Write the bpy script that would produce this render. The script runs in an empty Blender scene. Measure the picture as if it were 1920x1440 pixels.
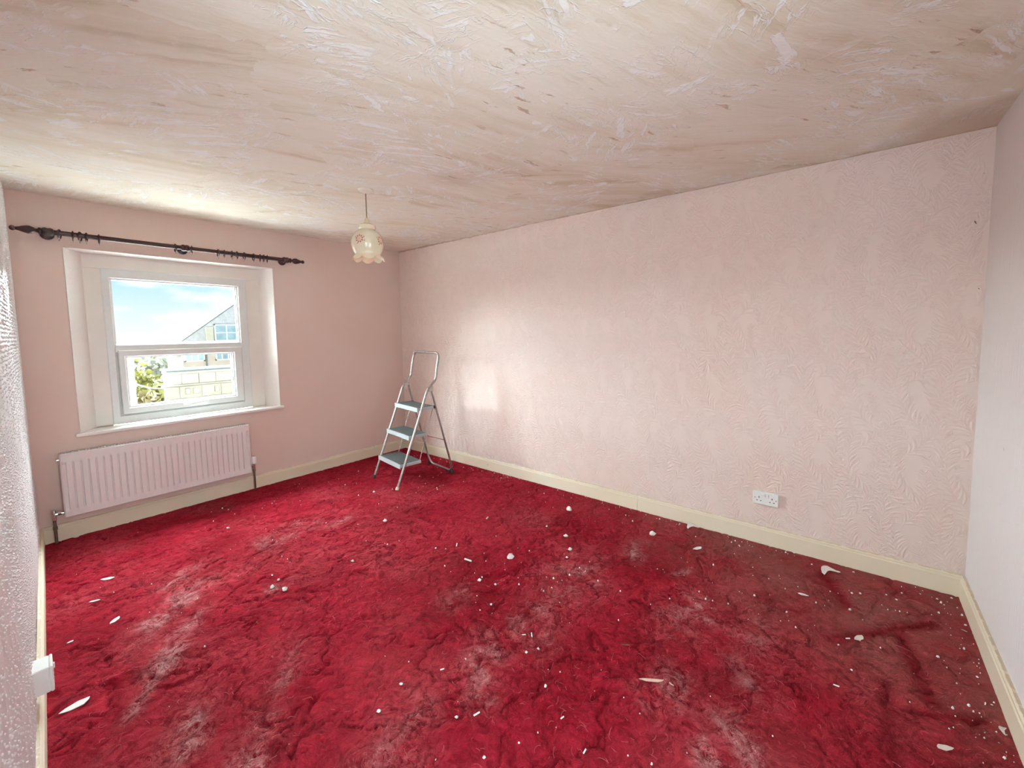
import bpy, bmesh, math, random
import numpy as np
from mathutils import Matrix, Vector

PI = math.pi
SC = bpy.context.scene
COL = SC.collection

# ------------------------------------------------------------------ camera
F, PITCH, ROLL, YAW = 779.0872, 0.0764, -0.014, 0.8923
CAM = (-0.0664, 0.4944, 1.4163)
cy_, sy_, cp_, sp_ = math.cos(YAW), math.sin(YAW), math.cos(PITCH), math.sin(PITCH)
fw = Vector((sy_ * cp_, cy_ * cp_, -sp_)); rt = Vector((cy_, -sy_, 0)); up = rt.cross(fw)
r2 = math.cos(ROLL) * rt + math.sin(ROLL) * up
u2 = -math.sin(ROLL) * rt + math.cos(ROLL) * up
cam = bpy.data.objects.new('camera', bpy.data.cameras.new('camera'))
COL.objects.link(cam)
m = Matrix((r2, u2, -fw)).transposed().to_4x4(); m.translation = CAM
cam.matrix_world = m
cam.data.sensor_width = 36; cam.data.sensor_fit = 'HORIZONTAL'
cam.data.lens = F / 1920 * 36
cam.data.shift_x = -15.34 / 1920; cam.data.shift_y = -38.1 / 1920
cam.data.clip_start = 0.01; cam.data.clip_end = 2000
SC.camera = cam

# ------------------------------------------------------------------ light
def sun(name, az, el, ang, strength, col):
    l = bpy.data.lights.new(name, 'SUN'); l.energy = strength; l.angle = math.radians(ang); l.color = col
    o = bpy.data.objects.new(name, l); COL.objects.link(o)
    d = Vector((math.sin(math.radians(az)) * math.cos(math.radians(el)), math.cos(math.radians(az)) * math.cos(math.radians(el)), math.sin(math.radians(el))))
    o.rotation_euler = d.to_track_quat('Z', 'Y').to_euler(); o.location = (0, 30, 30)
    return o
sun('sky_daylight', -12, 36, 104, 84.0, (0.85, 1.0, 1.05))
sun('veiled_sun', -61, 13, 34, 3.8, (0.93, 1.0, 1.02))
# added fill: unseen area lights shining in through two invented openings by the camera
def fill_light(loc, rz, tilt, watts, sx):
    l = bpy.data.lights.new('added_fill', 'AREA'); l.shape = 'RECTANGLE'; l.size = sx; l.size_y = 2.0; l.energy = watts; l.color = (0.80, 1.0, 1.06)
    o = bpy.data.objects.new('added_fill', l); COL.objects.link(o); o.location = loc; o.rotation_euler = (PI / 2 + tilt, 0, rz)
fill_light((-1.35, .35, 1.08), -PI / 2 + .70, .48, 42.0, 1.6)
fill_light((.40, -1.35, 1.05), .05, .42, 44.0, 1.4)

W_ = bpy.data.worlds.new('world'); SC.world = W_; W_.use_nodes = True
wn, wl = W_.node_tree.nodes, W_.node_tree.links; wn.clear()
WORLD_STRENGTH = 0.74
def _world():
    tc = wn.new('ShaderNodeTexCoord'); sep = wn.new('ShaderNodeSeparateXYZ'); wl.new(tc.outputs['Generated'], sep.inputs[0])
    ramp = wn.new('ShaderNodeValToRGB'); cr = ramp.color_ramp
    cr.elements[0].position = 0.0; cr.elements[0].color = (.90, .93, .97, 1)
    cr.elements[1].position = 0.10; cr.elements[1].color = (.50, .78, .90, 1)
    e = cr.elements.new(0.5); e.color = (.36, .62, .86, 1)
    wl.new(sep.outputs[2], ramp.inputs[0])
    mp = wn.new('ShaderNodeMapping'); mp.inputs['Scale'].default_value = (5.0, 5.0, 17.0); mp.inputs['Location'].default_value = (3.1, .4, .25)
    wl.new(tc.outputs['Generated'], mp.inputs[0])
    nz = wn.new('ShaderNodeTexNoise'); nz.inputs['Scale'].default_value = 1.6; nz.inputs['Detail'].default_value = 6; nz.inputs['Roughness'].default_value = .55
    wl.new(mp.outputs[0], nz.inputs[0])
    cl = wn.new('ShaderNodeValToRGB'); cl.color_ramp.elements[0].position = .40; cl.color_ramp.elements[1].position = .56
    wl.new(nz.outputs[0], cl.inputs[0])
    mx = wn.new('ShaderNodeMixRGB'); mx.inputs[2].default_value = (.97, .97, .99, 1)
    wl.new(cl.outputs[0], mx.inputs[0]); wl.new(ramp.outputs[0], mx.inputs[1])
    bg = wn.new('ShaderNodeBackground'); bg.inputs[1].default_value = WORLD_STRENGTH
    wl.new(mx.outputs[0], bg.inputs[0])
    out = wn.new('ShaderNodeOutputWorld'); wl.new(bg.outputs[0], out.inputs[0])
_world()

SC.view_settings.view_transform = 'Standard'; SC.view_settings.look = 'None'
SC.view_settings.exposure = 0.75; SC.view_settings.gamma = 1.0; SC.view_settings.use_curve_mapping = False
SC.cycles.max_bounces = 9; SC.cycles.diffuse_bounces = 6; SC.cycles.transparent_max_bounces = 12
SC.cycles.sample_clamp_indirect = 8.0; SC.cycles.adaptive_threshold = 0.02

# ------------------------------------------------------------------ room numbers (metres)
W, D, E0 = 3.0077, 4.8347, -0.0216        # long wall x, window wall y at that corner, skew
HL = -0.0397                               # left wall slant
CY = D + E0
BT = 0.020; BH = 0.112                     # skirting
def yw(x): return D + E0 * (1 - x / W)     # window wall
def xl(y): return HL * (CY - y)            # left wall
ZA, ZB, ZC = 2.400, 2.372, 2.3853
ZD = ZB + ZC - ZA
def zc(x, y):
    a = x / W; b = y / D
    return (ZD * (1 - a) + ZB * a) * (1 - b) + (ZC * (1 - a) + ZA * a) * b
wallmap = lambda v: (v[0], yw(v[0]) + v[1], v[2])        # (x, off outwards, z)
leftmap = lambda v: (xl(v[1]) + v[0], v[1], v[2])        # (off inwards, y, z)

# ------------------------------------------------------------------ helpers
class MB:
    def __init__(s): s.v = []; s.f = []
    def add(s, vs, fs):
        b = len(s.v); s.v += [tuple(v) for v in vs]; s.f += [tuple(b + i for i in f) for f in fs]
    def box(s, x0, x1, y0, y1, z0, z1, bev=0.0, fn=None):
        if bev <= 0:
            vs = [(x, y, z) for x in (x0, x1) for y in (y0, y1) for z in (z0, z1)]
            fs = [(0, 1, 3, 2), (4, 6, 7, 5), (0, 4, 5, 1), (2, 3, 7, 6), (0, 2, 6, 4), (1, 5, 7, 3)]
        else:
            lo = (x0, y0, z0); hi = (x1, y1, z1); vs = []; idx = {}
            for sx in (0, 1):
                for sy in (0, 1):
                    for sz in (0, 1):
                        sg = (sx, sy, sz)
                        for ax in range(3):
                            p = []
                            for k in range(3):
                                c = hi[k] if sg[k] else lo[k]
                                if k != ax: c += -bev if sg[k] else bev
                                p.append(c)
                            idx[(sg, ax)] = len(vs); vs.append(tuple(p))
            fs = []
            for ax in range(3):
                o = [k for k in range(3) if k != ax]
                for sgn in (0, 1):
                    q = []
                    for a, b in ((0, 0), (1, 0), (1, 1), (0, 1)):
                        sg = [0, 0, 0]; sg[ax] = sgn; sg[o[0]] = a; sg[o[1]] = b
                        q.append(idx[(tuple(sg), ax)])
                    fs.append(tuple(q))
                for a in (0, 1):
                    for b in (0, 1):
                        s0 = [0, 0, 0]; s1 = [0, 0, 0]; s0[ax] = 0; s1[ax] = 1
                        s0[o[0]] = s1[o[0]] = a; s0[o[1]] = s1[o[1]] = b
                        fs.append((idx[(tuple(s0), o[0])], idx[(tuple(s1), o[0])], idx[(tuple(s1), o[1])], idx[(tuple(s0), o[1])]))
            for sx in (0, 1):
                for sy in (0, 1):
                    for sz in (0, 1): fs.append(tuple(idx[((sx, sy, sz), k)] for k in range(3)))
        if fn: vs = [fn(v) for v in vs]
        s.add(vs, fs)
    def tube(s, path, r, n=10, closed=False, caps=True):
        P = [Vector(p) for p in path]; m_ = len(P)
        R = r if isinstance(r, (list, tuple)) else [r] * m_
        T = []
        for i in range(m_):
            a = P[(i - 1) % m_] if (closed or i > 0) else P[i]; b = P[(i + 1) % m_] if (closed or i < m_ - 1) else P[i]
            T.append((b - a).normalized())
        nrm = T[0].orthogonal().normalized(); vs = []
        for i in range(m_):
            nrm = (nrm - T[i] * nrm.dot(T[i]))
            nrm = nrm.normalized() if nrm.length > 1e-6 else T[i].orthogonal().normalized()
            bi = T[i].cross(nrm)
            for k in range(n):
                a = 2 * PI * k / n
                vs.append(P[i] + (nrm * math.cos(a) + bi * math.sin(a)) * R[i])
        fs = []
        for i in range(m_ if closed else m_ - 1):
            for k in range(n):
                a = i * n + k; b = i * n + (k + 1) % n; j = ((i + 1) % m_) * n
                fs.append((a, b, j + (k + 1) % n, j + k))
        if caps and not closed:
            fs.append(tuple(range(n))[::-1]); fs.append(tuple((m_ - 1) * n + k for k in range(n)))
        s.add(vs, fs)
    def lathe(s, prof, n=24, fn=None, closed=False):
        vs = []; fs = []
        for r, z in prof:
            for k in range(n):
                a = 2 * PI * k / n; vs.append((r * math.cos(a), r * math.sin(a), z))
        L = len(prof)
        for i in range(L if closed else L - 1):
            for k in range(n):
                j = (i + 1) % L
                fs.append((i * n + k, i * n + (k + 1) % n, j * n + (k + 1) % n, j * n + k))
        if not closed:
            fs.append(tuple(range(n))[::-1]); fs.append(tuple((L - 1) * n + k for k in range(n)))
        if fn: vs = [fn(v) for v in vs]
        s.add(vs, fs)
    def prism(s, poly, a, b, fn):
        """poly: 2-D outline; fn(u, v, t) -> point"""
        n = len(poly)
        vs = [fn(u, v, a) for u, v in poly] + [fn(u, v, b) for u, v in poly]
        fs = [tuple(range(n))[::-1], tuple(range(n, 2 * n))] + [(i, (i + 1) % n, n + (i + 1) % n, n + i) for i in range(n)]
        s.add(vs, fs)
    def build(s, name, mat, parent=None, smooth=30, fn=None, origin=None, recalc=True):
        vs = s.v
        if fn: vs = [fn(v) for v in vs]
        if origin is None and parent is not None: origin = tuple(parent.location) if parent.parent is None else tuple(parent['_o'])
        if origin is None: origin = (0, 0, 0)
        vs = [(v[0] - origin[0], v[1] - origin[1], v[2] - origin[2]) for v in vs]
        me = bpy.data.meshes.new(name); me.from_pydata(vs, [], s.f)
        if recalc:
            b = bmesh.new(); b.from_mesh(me); bmesh.ops.recalc_face_normals(b, faces=b.faces); b.to_mesh(me); b.free()
        if smooth:
            me.polygons.foreach_set('use_smooth', [True] * len(me.polygons)); me.set_sharp_from_angle(angle=math.radians(smooth))
        me.materials.append(mat)
        o = bpy.data.objects.new(name, me); COL.objects.link(o)
        if parent: o.parent = parent; o['_o'] = origin
        else: o.location = origin
        return o
def tag(o, label=None, cat=None, group=None, kind=None):
    for k, v in (('label', label), ('category', cat), ('group', group), ('kind', kind)):
        if v: o[k] = v
    return o
def thing(name, loc, label, cat, group=None):
    o = bpy.data.objects.new(name, None); COL.objects.link(o); o.location = loc; o.empty_display_size = .05
    return tag(o, label, cat, group)
def grid(name, P, mat, smooth=True, parent=None):
    """P: (n, m, 3) array"""
    n, m_ = P.shape[:2]
    idx = np.arange(n * m_).reshape(n, m_)
    q = np.stack([idx[:-1, :-1], idx[1:, :-1], idx[1:, 1:], idx[:-1, 1:]], -1).reshape(-1, 4)
    return npmesh(name, P.reshape(-1, 3), q, mat, smooth, parent)
def npmesh(name, V, Q, mat, smooth=True, parent=None):
    me = bpy.data.meshes.new(name)
    me.vertices.add(len(V)); me.vertices.foreach_set('co', np.ascontiguousarray(V, dtype=np.float32).ravel())
    k = Q.shape[1]
    me.loops.add(Q.size); me.loops.foreach_set('vertex_index', np.ascontiguousarray(Q, dtype=np.int32).ravel())
    me.polygons.add(len(Q)); me.polygons.foreach_set('loop_start', np.arange(0, Q.size, k, dtype=np.int32))
    me.polygons.foreach_set('use_smooth', np.full(len(Q), smooth))
    me.update(calc_edges=True); me.validate()
    me.materials.append(mat)
    o = bpy.data.objects.new(name, me); COL.objects.link(o)
    if parent: o.parent = parent
    return o
rng = np.random.default_rng(7)
_VN = {}
def vnoise(x, y, seed=0):
    """smooth value noise, arrays in, 0..1 out"""
    g = _VN.get(seed)
    if g is None: g = _VN[seed] = np.random.default_rng(seed).random((256, 256))
    xi = np.floor(x).astype(int); yi = np.floor(y).astype(int); fx = x - xi; fy = y - yi
    fx = fx * fx * (3 - 2 * fx); fy = fy * fy * (3 - 2 * fy)
    a = g[xi % 256, yi % 256]; b = g[(xi + 1) % 256, yi % 256]; c = g[xi % 256, (yi + 1) % 256]; d = g[(xi + 1) % 256, (yi + 1) % 256]
    return (a * (1 - fx) + b * fx) * (1 - fy) + (c * (1 - fx) + d * fx) * fy
def fbm(x, y, seed=0, oct=4):
    s = 0; t = 0; a = 1
    for i in range(oct): s = s + a * vnoise(x * 2 ** i, y * 2 ** i, seed + i); t += a; a *= .5
    return s / t
def attr(o, name, val):
    a = o.data.attributes.new(name, 'FLOAT', 'POINT'); a.data.foreach_set('value', np.ascontiguousarray(val, dtype=np.float32).ravel())

# ------------------------------------------------------------------ materials
class NT:
    def __init__(s, name):
        s.m = bpy.data.materials.new(name); s.m.use_nodes = True
        s.n = s.m.node_tree.nodes; s.l = s.m.node_tree.links; s.n.clear()
        s.out = s.n.new('ShaderNodeOutputMaterial'); s.p = s.n.new('ShaderNodeBsdfPrincipled'); s.l.new(s.p.outputs[0], s.out.inputs[0])
        s._pos = None
    def set(s, node, k, v):
        if isinstance(v, bpy.types.NodeSocket): s.l.new(v, node.inputs[k])
        elif isinstance(v, (tuple, list)) and len(v) == 3 and node.inputs[k].type == 'RGBA': node.inputs[k].default_value = (*v, 1)
        else: node.inputs[k].default_value = v
    def P(s, **kw):
        for k, v in kw.items(): s.set(s.p, {'col': 'Base Color', 'rough': 'Roughness', 'metal': 'Metallic', 'normal': 'Normal', 'spec': 'Specular IOR Level', 'sheen': 'Sheen Weight', 'sss': 'Subsurface Weight', 'trans': 'Transmission Weight', 'coat': 'Coat Weight'}[k], v)
        return s.m
    def pos(s):
        if s._pos is None: s._pos = s.n.new('ShaderNodeNewGeometry').outputs['Position']
        return s._pos
    def map(s, vec=None, scale=(1, 1, 1), rot=(0, 0, 0), loc=(0, 0, 0)):
        n = s.n.new('ShaderNodeMapping'); s.set(n, 0, vec or s.pos()); n.inputs['Scale'].default_value = scale
        n.inputs['Rotation'].default_value = rot; n.inputs['Location'].default_value = loc; return n.outputs[0]
    def noise(s, scale, vec=None, detail=4, rough=.5, dist=0, out=0):
        n = s.n.new('ShaderNodeTexNoise'); s.set(n, 'Vector', vec or s.pos()); s.set(n, 'Scale', scale); s.set(n, 'Detail', detail); s.set(n, 'Roughness', rough); s.set(n, 'Distortion', dist)
        return n.outputs[out]
    def voro(s, scale, vec=None, feature='F1', rnd=1, out=0):
        n = s.n.new('ShaderNodeTexVoronoi'); n.feature = feature; s.set(n, 'Vector', vec or s.pos()); s.set(n, 'Scale', scale); s.set(n, 'Randomness', rnd)
        return n.outputs[out]
    def ramp(s, fac, *stops):
        n = s.n.new('ShaderNodeValToRGB'); s.set(n, 0, fac); e = n.color_ramp.elements
        c4 = lambda c: (c, c, c, 1) if isinstance(c, (int, float)) else (*c, 1)
        e[0].position = stops[0][0]; e[0].color = c4(stops[0][1]); e[1].position = stops[-1][0]; e[1].color = c4(stops[-1][1])
        for p, c in stops[1:-1]: x = e.new(p); x.color = c4(c)
        return n.outputs[0]
    def mix(s, fac, a, b, mode='MIX'):
        n = s.n.new('ShaderNodeMixRGB'); n.blend_type = mode; s.set(n, 0, fac); s.set(n, 1, a); s.set(n, 2, b); return n.outputs[0]
    def math(s, op, a, b=0.0, clamp=False):
        n = s.n.new('ShaderNodeMath'); n.operation = op; n.use_clamp = clamp; s.set(n, 0, a); s.set(n, 1, b); return n.outputs[0]
    def vmath(s, op, a, b):
        n = s.n.new('ShaderNodeVectorMath'); n.operation = op; s.set(n, 0, a); s.set(n, 1, b); return n.outputs[0]
    def sep(s, v=None):
        n = s.n.new('ShaderNodeSeparateXYZ'); s.set(n, 0, v or s.pos()); return n.outputs
    def attr(s, name):
        n = s.n.new('ShaderNodeAttribute'); n.attribute_name = name; return n.outputs['Fac']
    def bump(s, h, strength=.5, dist=.01, normal=None):
        n = s.n.new('ShaderNodeBump'); s.set(n, 'Height', h); s.set(n, 'Strength', strength); s.set(n, 'Distance', dist)
        if normal: s.set(n, 'Normal', normal)
        return n.outputs[0]
def simple(name, col, rough=.5, metal=0, var=.06, scale=30, **kw):
    t = NT(name); f = t.noise(scale, detail=3)
    a = tuple(c * (1 - var) for c in col); b = tuple(min(1, c * (1 + var)) for c in col)
    return t.P(col=t.ramp(f, (.3, a), (.7, b)), rough=rough, metal=metal, **kw)

PINK = (.74, .56, .51); PINK_B = (.70, .50, .45)
def m_wallpaper():
    t = NT('embossed_pink_wallpaper')
    z = t.sep()[2]
    n1 = t.noise(1.3, detail=3); n2 = t.noise(60, detail=2)
    c = t.ramp(n1, (.3, (.78, .635, .565)), (.7, (.79, .675, .62)))
    edge = t.math('MULTIPLY', t.ramp(t.math('ADD', z, t.math('MULTIPLY', t.noise(9, detail=4), .06)), (.0, 0), (1, 1)), 1)
    top = t.math('GREATER_THAN', t.math('ADD', z, t.math('MULTIPLY', t.noise(14, detail=5), .035)), 2.405)
    c = t.mix(t.math('MULTIPLY', top, .55), c, (.42, .25, .15))
    return t.P(col=c, rough=.8, normal=t.bump(n2, .15, .002), spec=.15)
def m_backwall():
    t = NT('pink_painted_paper'); n1 = t.noise(1.1, detail=4); n2 = t.noise(70, detail=4, rough=.6); n3 = t.noise(8, detail=2)
    c = t.ramp(n1, (.3, (.72, .55, .48)), (.7, (.75, .60, .54)))
    h = t.math('ADD', t.math('MULTIPLY', n2, .5), n3)
    return t.P(col=c, rough=.6, spec=.25, normal=t.bump(h, .35, .004))
def m_reveal():
    t = NT('reveal_wallpaper'); n2 = t.noise(55, detail=3, dist=1.5)
    return t.P(col=(.82, .76, .72), rough=.5, normal=t.bump(n2, .6, .006))
def m_left():
    t = NT('glossy_textured_paper'); n1 = t.noise(2, detail=3)
    v = t.map(scale=(120, 120, 16)); n2 = t.noise(1, vec=v, detail=3)
    return t.P(col=t.ramp(n1, (.3, (.74, .70, .69)), (.7, (.78, .745, .745))), rough=.30, spec=.8, normal=t.bump(n2, .25, .002))
def m_front():
    t = NT('pale_lilac_paper'); v = t.map(scale=(90, 90, 5)); n = t.noise(1, vec=v, detail=4)
    n1 = t.noise(1.5); c = t.ramp(n1, (.3, (.81, .765, .74)), (.7, (.81, .775, .77)))
    sp = t.math('GREATER_THAN', t.noise(38, detail=2), .74)
    c = t.mix(t.math('MULTIPLY', sp, .35), c, (.35, .28, .26))
    return t.P(col=c, rough=.5, normal=t.bump(n, .9, .006))
def m_ceiling():
    t = NT('skimmed_plaster_ceiling')
    # trowel sweeps: a stretched noise turned by a random angle in each patch
    dis = t.vmath('MULTIPLY', t.vmath('SUBTRACT', t.noise(3.0, detail=5, rough=.6, out=1), (.5, .5, .5)), (.42, .42, 0))
    p = t.vmath('ADD', t.pos(), dis)
    fine = t.vmath('MULTIPLY', t.vmath('SUBTRACT', t.noise(16, detail=4, out=1), (.5, .5, .5)), (.035, .035, 0))
    q = t.vmath('ADD', t.pos(), fine)
    cell = t.sep(t.voro(1.5, vec=p, out=1)); cell2 = t.sep(t.voro(4.5, vec=p, out=1))
    ang = t.math('ADD', t.math('MULTIPLY', t.math('SUBTRACT', cell[0], .5), 1.3), .55)
    ang2 = t.math('ADD', t.math('MULTIPLY', t.math('SUBTRACT', cell2[1], .5), 2.6), .55)
    def rot(a):
        n = t.n.new('ShaderNodeVectorRotate'); n.rotation_type = 'Z_AXIS'; t.set(n, 'Vector', q); t.set(n, 'Angle', a); return n.outputs[0]
    ra = rot(ang); rb = rot(ang2); rc = rot(.55)
    band = t.noise(1, vec=t.map(rc, scale=(.55, 2.4, 1)), detail=4, rough=.55)
    s1 = t.noise(1, vec=t.map(ra, scale=(1.6, 11, 1)), detail=7, rough=.62)
    s2 = t.noise(1, vec=t.map(rb, scale=(4.5, 30, 1), loc=(4, 1, 0)), detail=5, rough=.6, dist=.5)
    s3 = t.noise(1, vec=t.map(ra, scale=(8, 95, 1)), detail=4)
    s4 = t.noise(1, vec=t.map(rb, scale=(2.6, 7.5, 1), loc=(9, 3, 0)), detail=6, rough=.6)
    big = t.noise(.8, detail=3); mid = t.noise(2.6, detail=5, rough=.62)
    c = t.ramp(big, (.38, (.68, .60, .465)), (.62, (.80, .75, .63)))
    c = t.mix(t.ramp(band, (.40, 0), (.60, .75)), c, (.82, .79, .70))
    c = t.mix(t.ramp(s1, (.44, 0), (.60, .65)), c, (.83, .80, .72))
    c = t.mix(t.ramp(s1, (.30, .65), (.42, 0)), c, (.58, .50, .36))
    act = t.ramp(mid, (.46, .0), (.56, 1))
    fl = t.math('MULTIPLY', t.ramp(s2, (.54, 0), (.57, 1)), act)
    c = t.mix(t.math('MULTIPLY', fl, .9), c, (.88, .89, .87))
    flat = t.ramp(s4, (.635, 0), (.648, .9))
    c = t.mix(flat, c, (.87, .88, .86))
    def ridges(v, sc, loc, w): return t.ramp(t.math('ABSOLUTE', t.math('SUBTRACT', t.noise(1, vec=t.map(v, scale=sc, loc=loc), detail=3, dist=.6), .5)), (.0, 1), (w, 0))
    thin = t.math('MULTIPLY', t.math('MAXIMUM', ridges(ra, (3, 15, 1), (2, 7, 0), .014), ridges(rb, (5, 19, 1), (6, 1, 0), .016)), act)
    c = t.mix(t.math('MULTIPLY', thin, .85), c, (.89, .90, .88))
    br = t.math('MULTIPLY', t.ramp(t.noise(1, vec=t.map(ra, scale=(5, 24, 1), loc=(1, 5, 0)), detail=5, rough=.65), (.63, 0), (.665, 1)), t.ramp(t.noise(1.6, detail=3), (.46, 0), (.56, 1)))
    c = t.mix(t.math('MULTIPLY', br, .75), c, (.45, .29, .18))
    c = t.mix(t.math('MULTIPLY', t.attr('stain'), .6), c, (.45, .31, .20))
    x = t.sep()[0]
    ed = t.math('GREATER_THAN', t.math('ADD', x, t.math('MULTIPLY', t.noise(11, detail=5), .09)), 3.035)
    c = t.mix(t.math('MULTIPLY', ed, .45), c, (.45, .31, .20))
    h = t.math('ADD', t.math('ADD', t.math('MULTIPLY', fl, .5), t.math('MULTIPLY', thin, .6)), t.math('ADD', t.math('MULTIPLY', s1, .9), t.math('MULTIPLY', s3, .3)))
    h = t.math('ADD', h, t.math('MULTIPLY', flat, .4)); h = t.math('SUBTRACT', h, t.math('MULTIPLY', br, .3))
    return t.P(col=c, rough=.65, spec=.25, normal=t.bump(h, .5, .008))
def m_carpet():
    t = NT('crimson_pile_carpet')
    dis = t.vmath('MULTIPLY', t.vmath('SUBTRACT', t.noise(9, detail=4, out=1), (.5, .5, .5)), (.12, .12, 0))
    p = t.vmath('ADD', t.pos(), dis)
    crk = t.voro(13, vec=p, feature='DISTANCE_TO_EDGE')
    crease = t.ramp(crk, (.0, 0), (.09, 1))
    fine = t.noise(95, vec=p, detail=3, rough=.65, dist=2.2)
    med = t.noise(24, vec=p, detail=4, rough=.6, dist=1.2)
    big = t.noise(1.7, detail=4, rough=.6)
    c = t.ramp(big, (.32, (.28, .004, .014)), (.5, (.41, .011, .030)), (.68, (.51, .026, .050)))
    c = t.mix(t.ramp(med, (.35, .75), (.6, 0)), c, (.18, .002, .009))
    c = t.mix(t.ramp(fine, (.54, 0), (.78, .42)), c, (.55, .032, .055))
    c = t.mix(t.math('MULTIPLY', t.attr('wear'), t.ramp(t.noise(4, detail=5, rough=.6), (.3, .25), (.65, .95))), c, (.34, .10, .088))
    c = t.mix(t.attr('dent'), c, (.24, .004, .012))
    du = t.math('MULTIPLY', t.attr('dust'), t.ramp(t.math('ADD', t.math('MULTIPLY', fine, .6), t.math('MULTIPLY', med, .5)), (.46, 0), (.72, 1)))
    c = t.mix(t.math('MULTIPLY', du, .74, True), c, (.68, .52, .49))
    h = t.math('ADD', t.math('MULTIPLY', crease, .30), t.math('ADD', t.math('MULTIPLY', fine, .8), t.math('MULTIPLY', med, 1.0)))
    return t.P(col=c, rough=.92, spec=.06, sheen=.02, normal=t.bump(h, .9, .012))
def m_glass():
    t = NT('window_glass'); t.n.remove(t.p)
    a = t.n.new('ShaderNodeBsdfTransparent'); a.inputs[0].default_value = (.97, .985, .98, 1)
    b = t.n.new('ShaderNodeBsdfGlossy'); b.inputs['Roughness'].default_value = .02
    lw = t.n.new('ShaderNodeLayerWeight'); lw.inputs[0].default_value = .5
    fr = t.math('ADD', t.math('MULTIPLY', t.math('POWER', lw.outputs['Facing'], 5.0), .9), .025)
    mx = t.n.new('ShaderNodeMixShader'); t.l.new(fr, mx.inputs[0]); t.l.new(a.outputs[0], mx.inputs[1]); t.l.new(b.outputs[0], mx.inputs[2]); t.l.new(mx.outputs[0], t.out.inputs[0])
    return t.m
def m_wood():
    t = NT('dark_mahogany'); n = t.noise(1, vec=t.map(scale=(6, 90, 90)), detail=4)
    return t.P(col=t.ramp(n, (.3, (.022, .006, .006)), (.7, (.055, .014, .012))), rough=.42, coat=.08)
def m_cream(name='cream_gloss_paint'):
    t = NT(name); n = t.noise(2.5, detail=4); z = t.sep()[2]
    c = t.ramp(n, (.3, (.76, .665, .50)), (.7, (.80, .725, .575)))
    d = t.math('MULTIPLY', t.math('GREATER_THAN', t.math('ADD', z, t.math('MULTIPLY', t.noise(30, detail=4), .014)), .1175), .4)
    c = t.mix(d, c, (.40, .27, .16))
    sp = t.math('GREATER_THAN', t.noise(26, detail=2), .76)
    c = t.mix(t.math('MULTIPLY', sp, .4), c, (.42, .30, .20))
    return t.P(col=c, rough=.38)
def m_shade():
    t = NT('cream_glass_shade'); n = t.noise(20)
    return t.P(col=t.ramp(n, (.3, (.80, .66, .48)), (.7, (.83, .71, .54))), rough=.16, sss=.15, coat=.4)
def m_steel():
    t = NT('galvanised_steel_tube'); n = t.noise(40, detail=3)
    return t.P(col=t.ramp(n, (.3, (.30, .275, .255)), (.7, (.44, .41, .38))), rough=t.ramp(n, (.3, .30), (.7, .42)), metal=.85)
def m_stone():
    t = NT('cream_bath_stone'); n = t.noise(3.5, detail=5)
    return t.P(col=t.ramp(n, (.3, (.48, .44, .36)), (.7, (.58, .545, .47))), rough=.9)
M = dict(paper=m_wallpaper(), back=m_backwall(), reveal=m_reveal(), left=m_left(), front=m_front(), ceil=m_ceiling(), carpet=m_carpet(),
         glass=m_glass(), wood=m_wood(), cream=m_cream(), shade=m_shade(), steel=m_steel(), stone=m_stone(),
         upvc=simple('white_upvc', (.75, .775, .76), .28, var=.02), gloss=simple('white_gloss_board', (.80, .76, .70), .35, var=.03, scale=6),
         sill=simple('white_gloss_sill', (.85, .83, .78), .25, var=.03, scale=8),
         rad=simple('white_radiator_enamel', (.80, .76, .755), .30, var=.015), plastic=simple('white_plastic', (.82, .83, .81), .3, var=.01),
         hole=simple('dark_recess', (.02, .02, .02), .8), gasket=simple('grey_gasket', (.13, .14, .15), .6),
         brass=simple('tarnished_pipe', (.20, .15, .12), .38, metal=.7, var=.2, scale=60), chrome=simple('dull_chrome', (.55, .53, .50), .25, metal=.9),
         tread=simple('grey_ribbed_rubber_tread', (.085, .10, .095), .55, var=.12, scale=14), treadlip=simple('pale_plastic_edging', (.42, .46, .47), .35, var=.03),
         rubber=simple('black_rubber', (.02, .02, .02), .6), cord=simple('brown_flex', (.22, .16, .11), .5), rose=simple('cream_rose', (.78, .70, .62), .35, var=.02),
         holder=simple('ivory_plastic', (.70, .56, .38), .35, var=.02), petal=simple('red_petal_print', (.50, .17, .12), .3, var=.2, scale=90), petalc=simple('pink_flower_print', (.80, .42, .34), .3),
         chip=simple('white_plaster_chip', (.86, .83, .79), .8, var=.05), paperscrap=simple('torn_paper', (.80, .72, .64), .7, var=.1), brown=simple('brown_paint', (.22, .06, .045), .3, var=.2, scale=60), shard=simple('beige_paint_flake', (.72, .50, .40), .7, var=.15, scale=60),
         fluff=simple('pink_carpet_fluff', (.52, .10, .12), .9, var=.35, scale=25), slate=simple('grey_slate', (.52, .52, .56), .7, var=.12, scale=6),
         render=simple('pale_pink_render', (.60, .50, .46), .9, var=.04, scale=2), whitep=simple('white_joinery', (.82, .82, .80), .5),
         winpane=simple('blue_grey_pane', (.30, .42, .50), .12, var=.2, scale=3), lead=simple('lead_capping', (.16, .19, .20), .5),
         leaf=simple('yellow_green_leaves', (.27, .26, .09), .7, var=.4, scale=3), leaf2=simple('dry_brown_leaves', (.17, .135, .065), .7, var=.35, scale=3), bark=simple('bark', (.16, .12, .09), .9),
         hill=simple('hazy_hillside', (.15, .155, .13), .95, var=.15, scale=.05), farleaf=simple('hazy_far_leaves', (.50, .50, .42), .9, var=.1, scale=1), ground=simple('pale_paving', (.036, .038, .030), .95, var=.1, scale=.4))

# ------------------------------------------------------------------ shell
def struct(o): o['kind'] = 'structure'; return o
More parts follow.
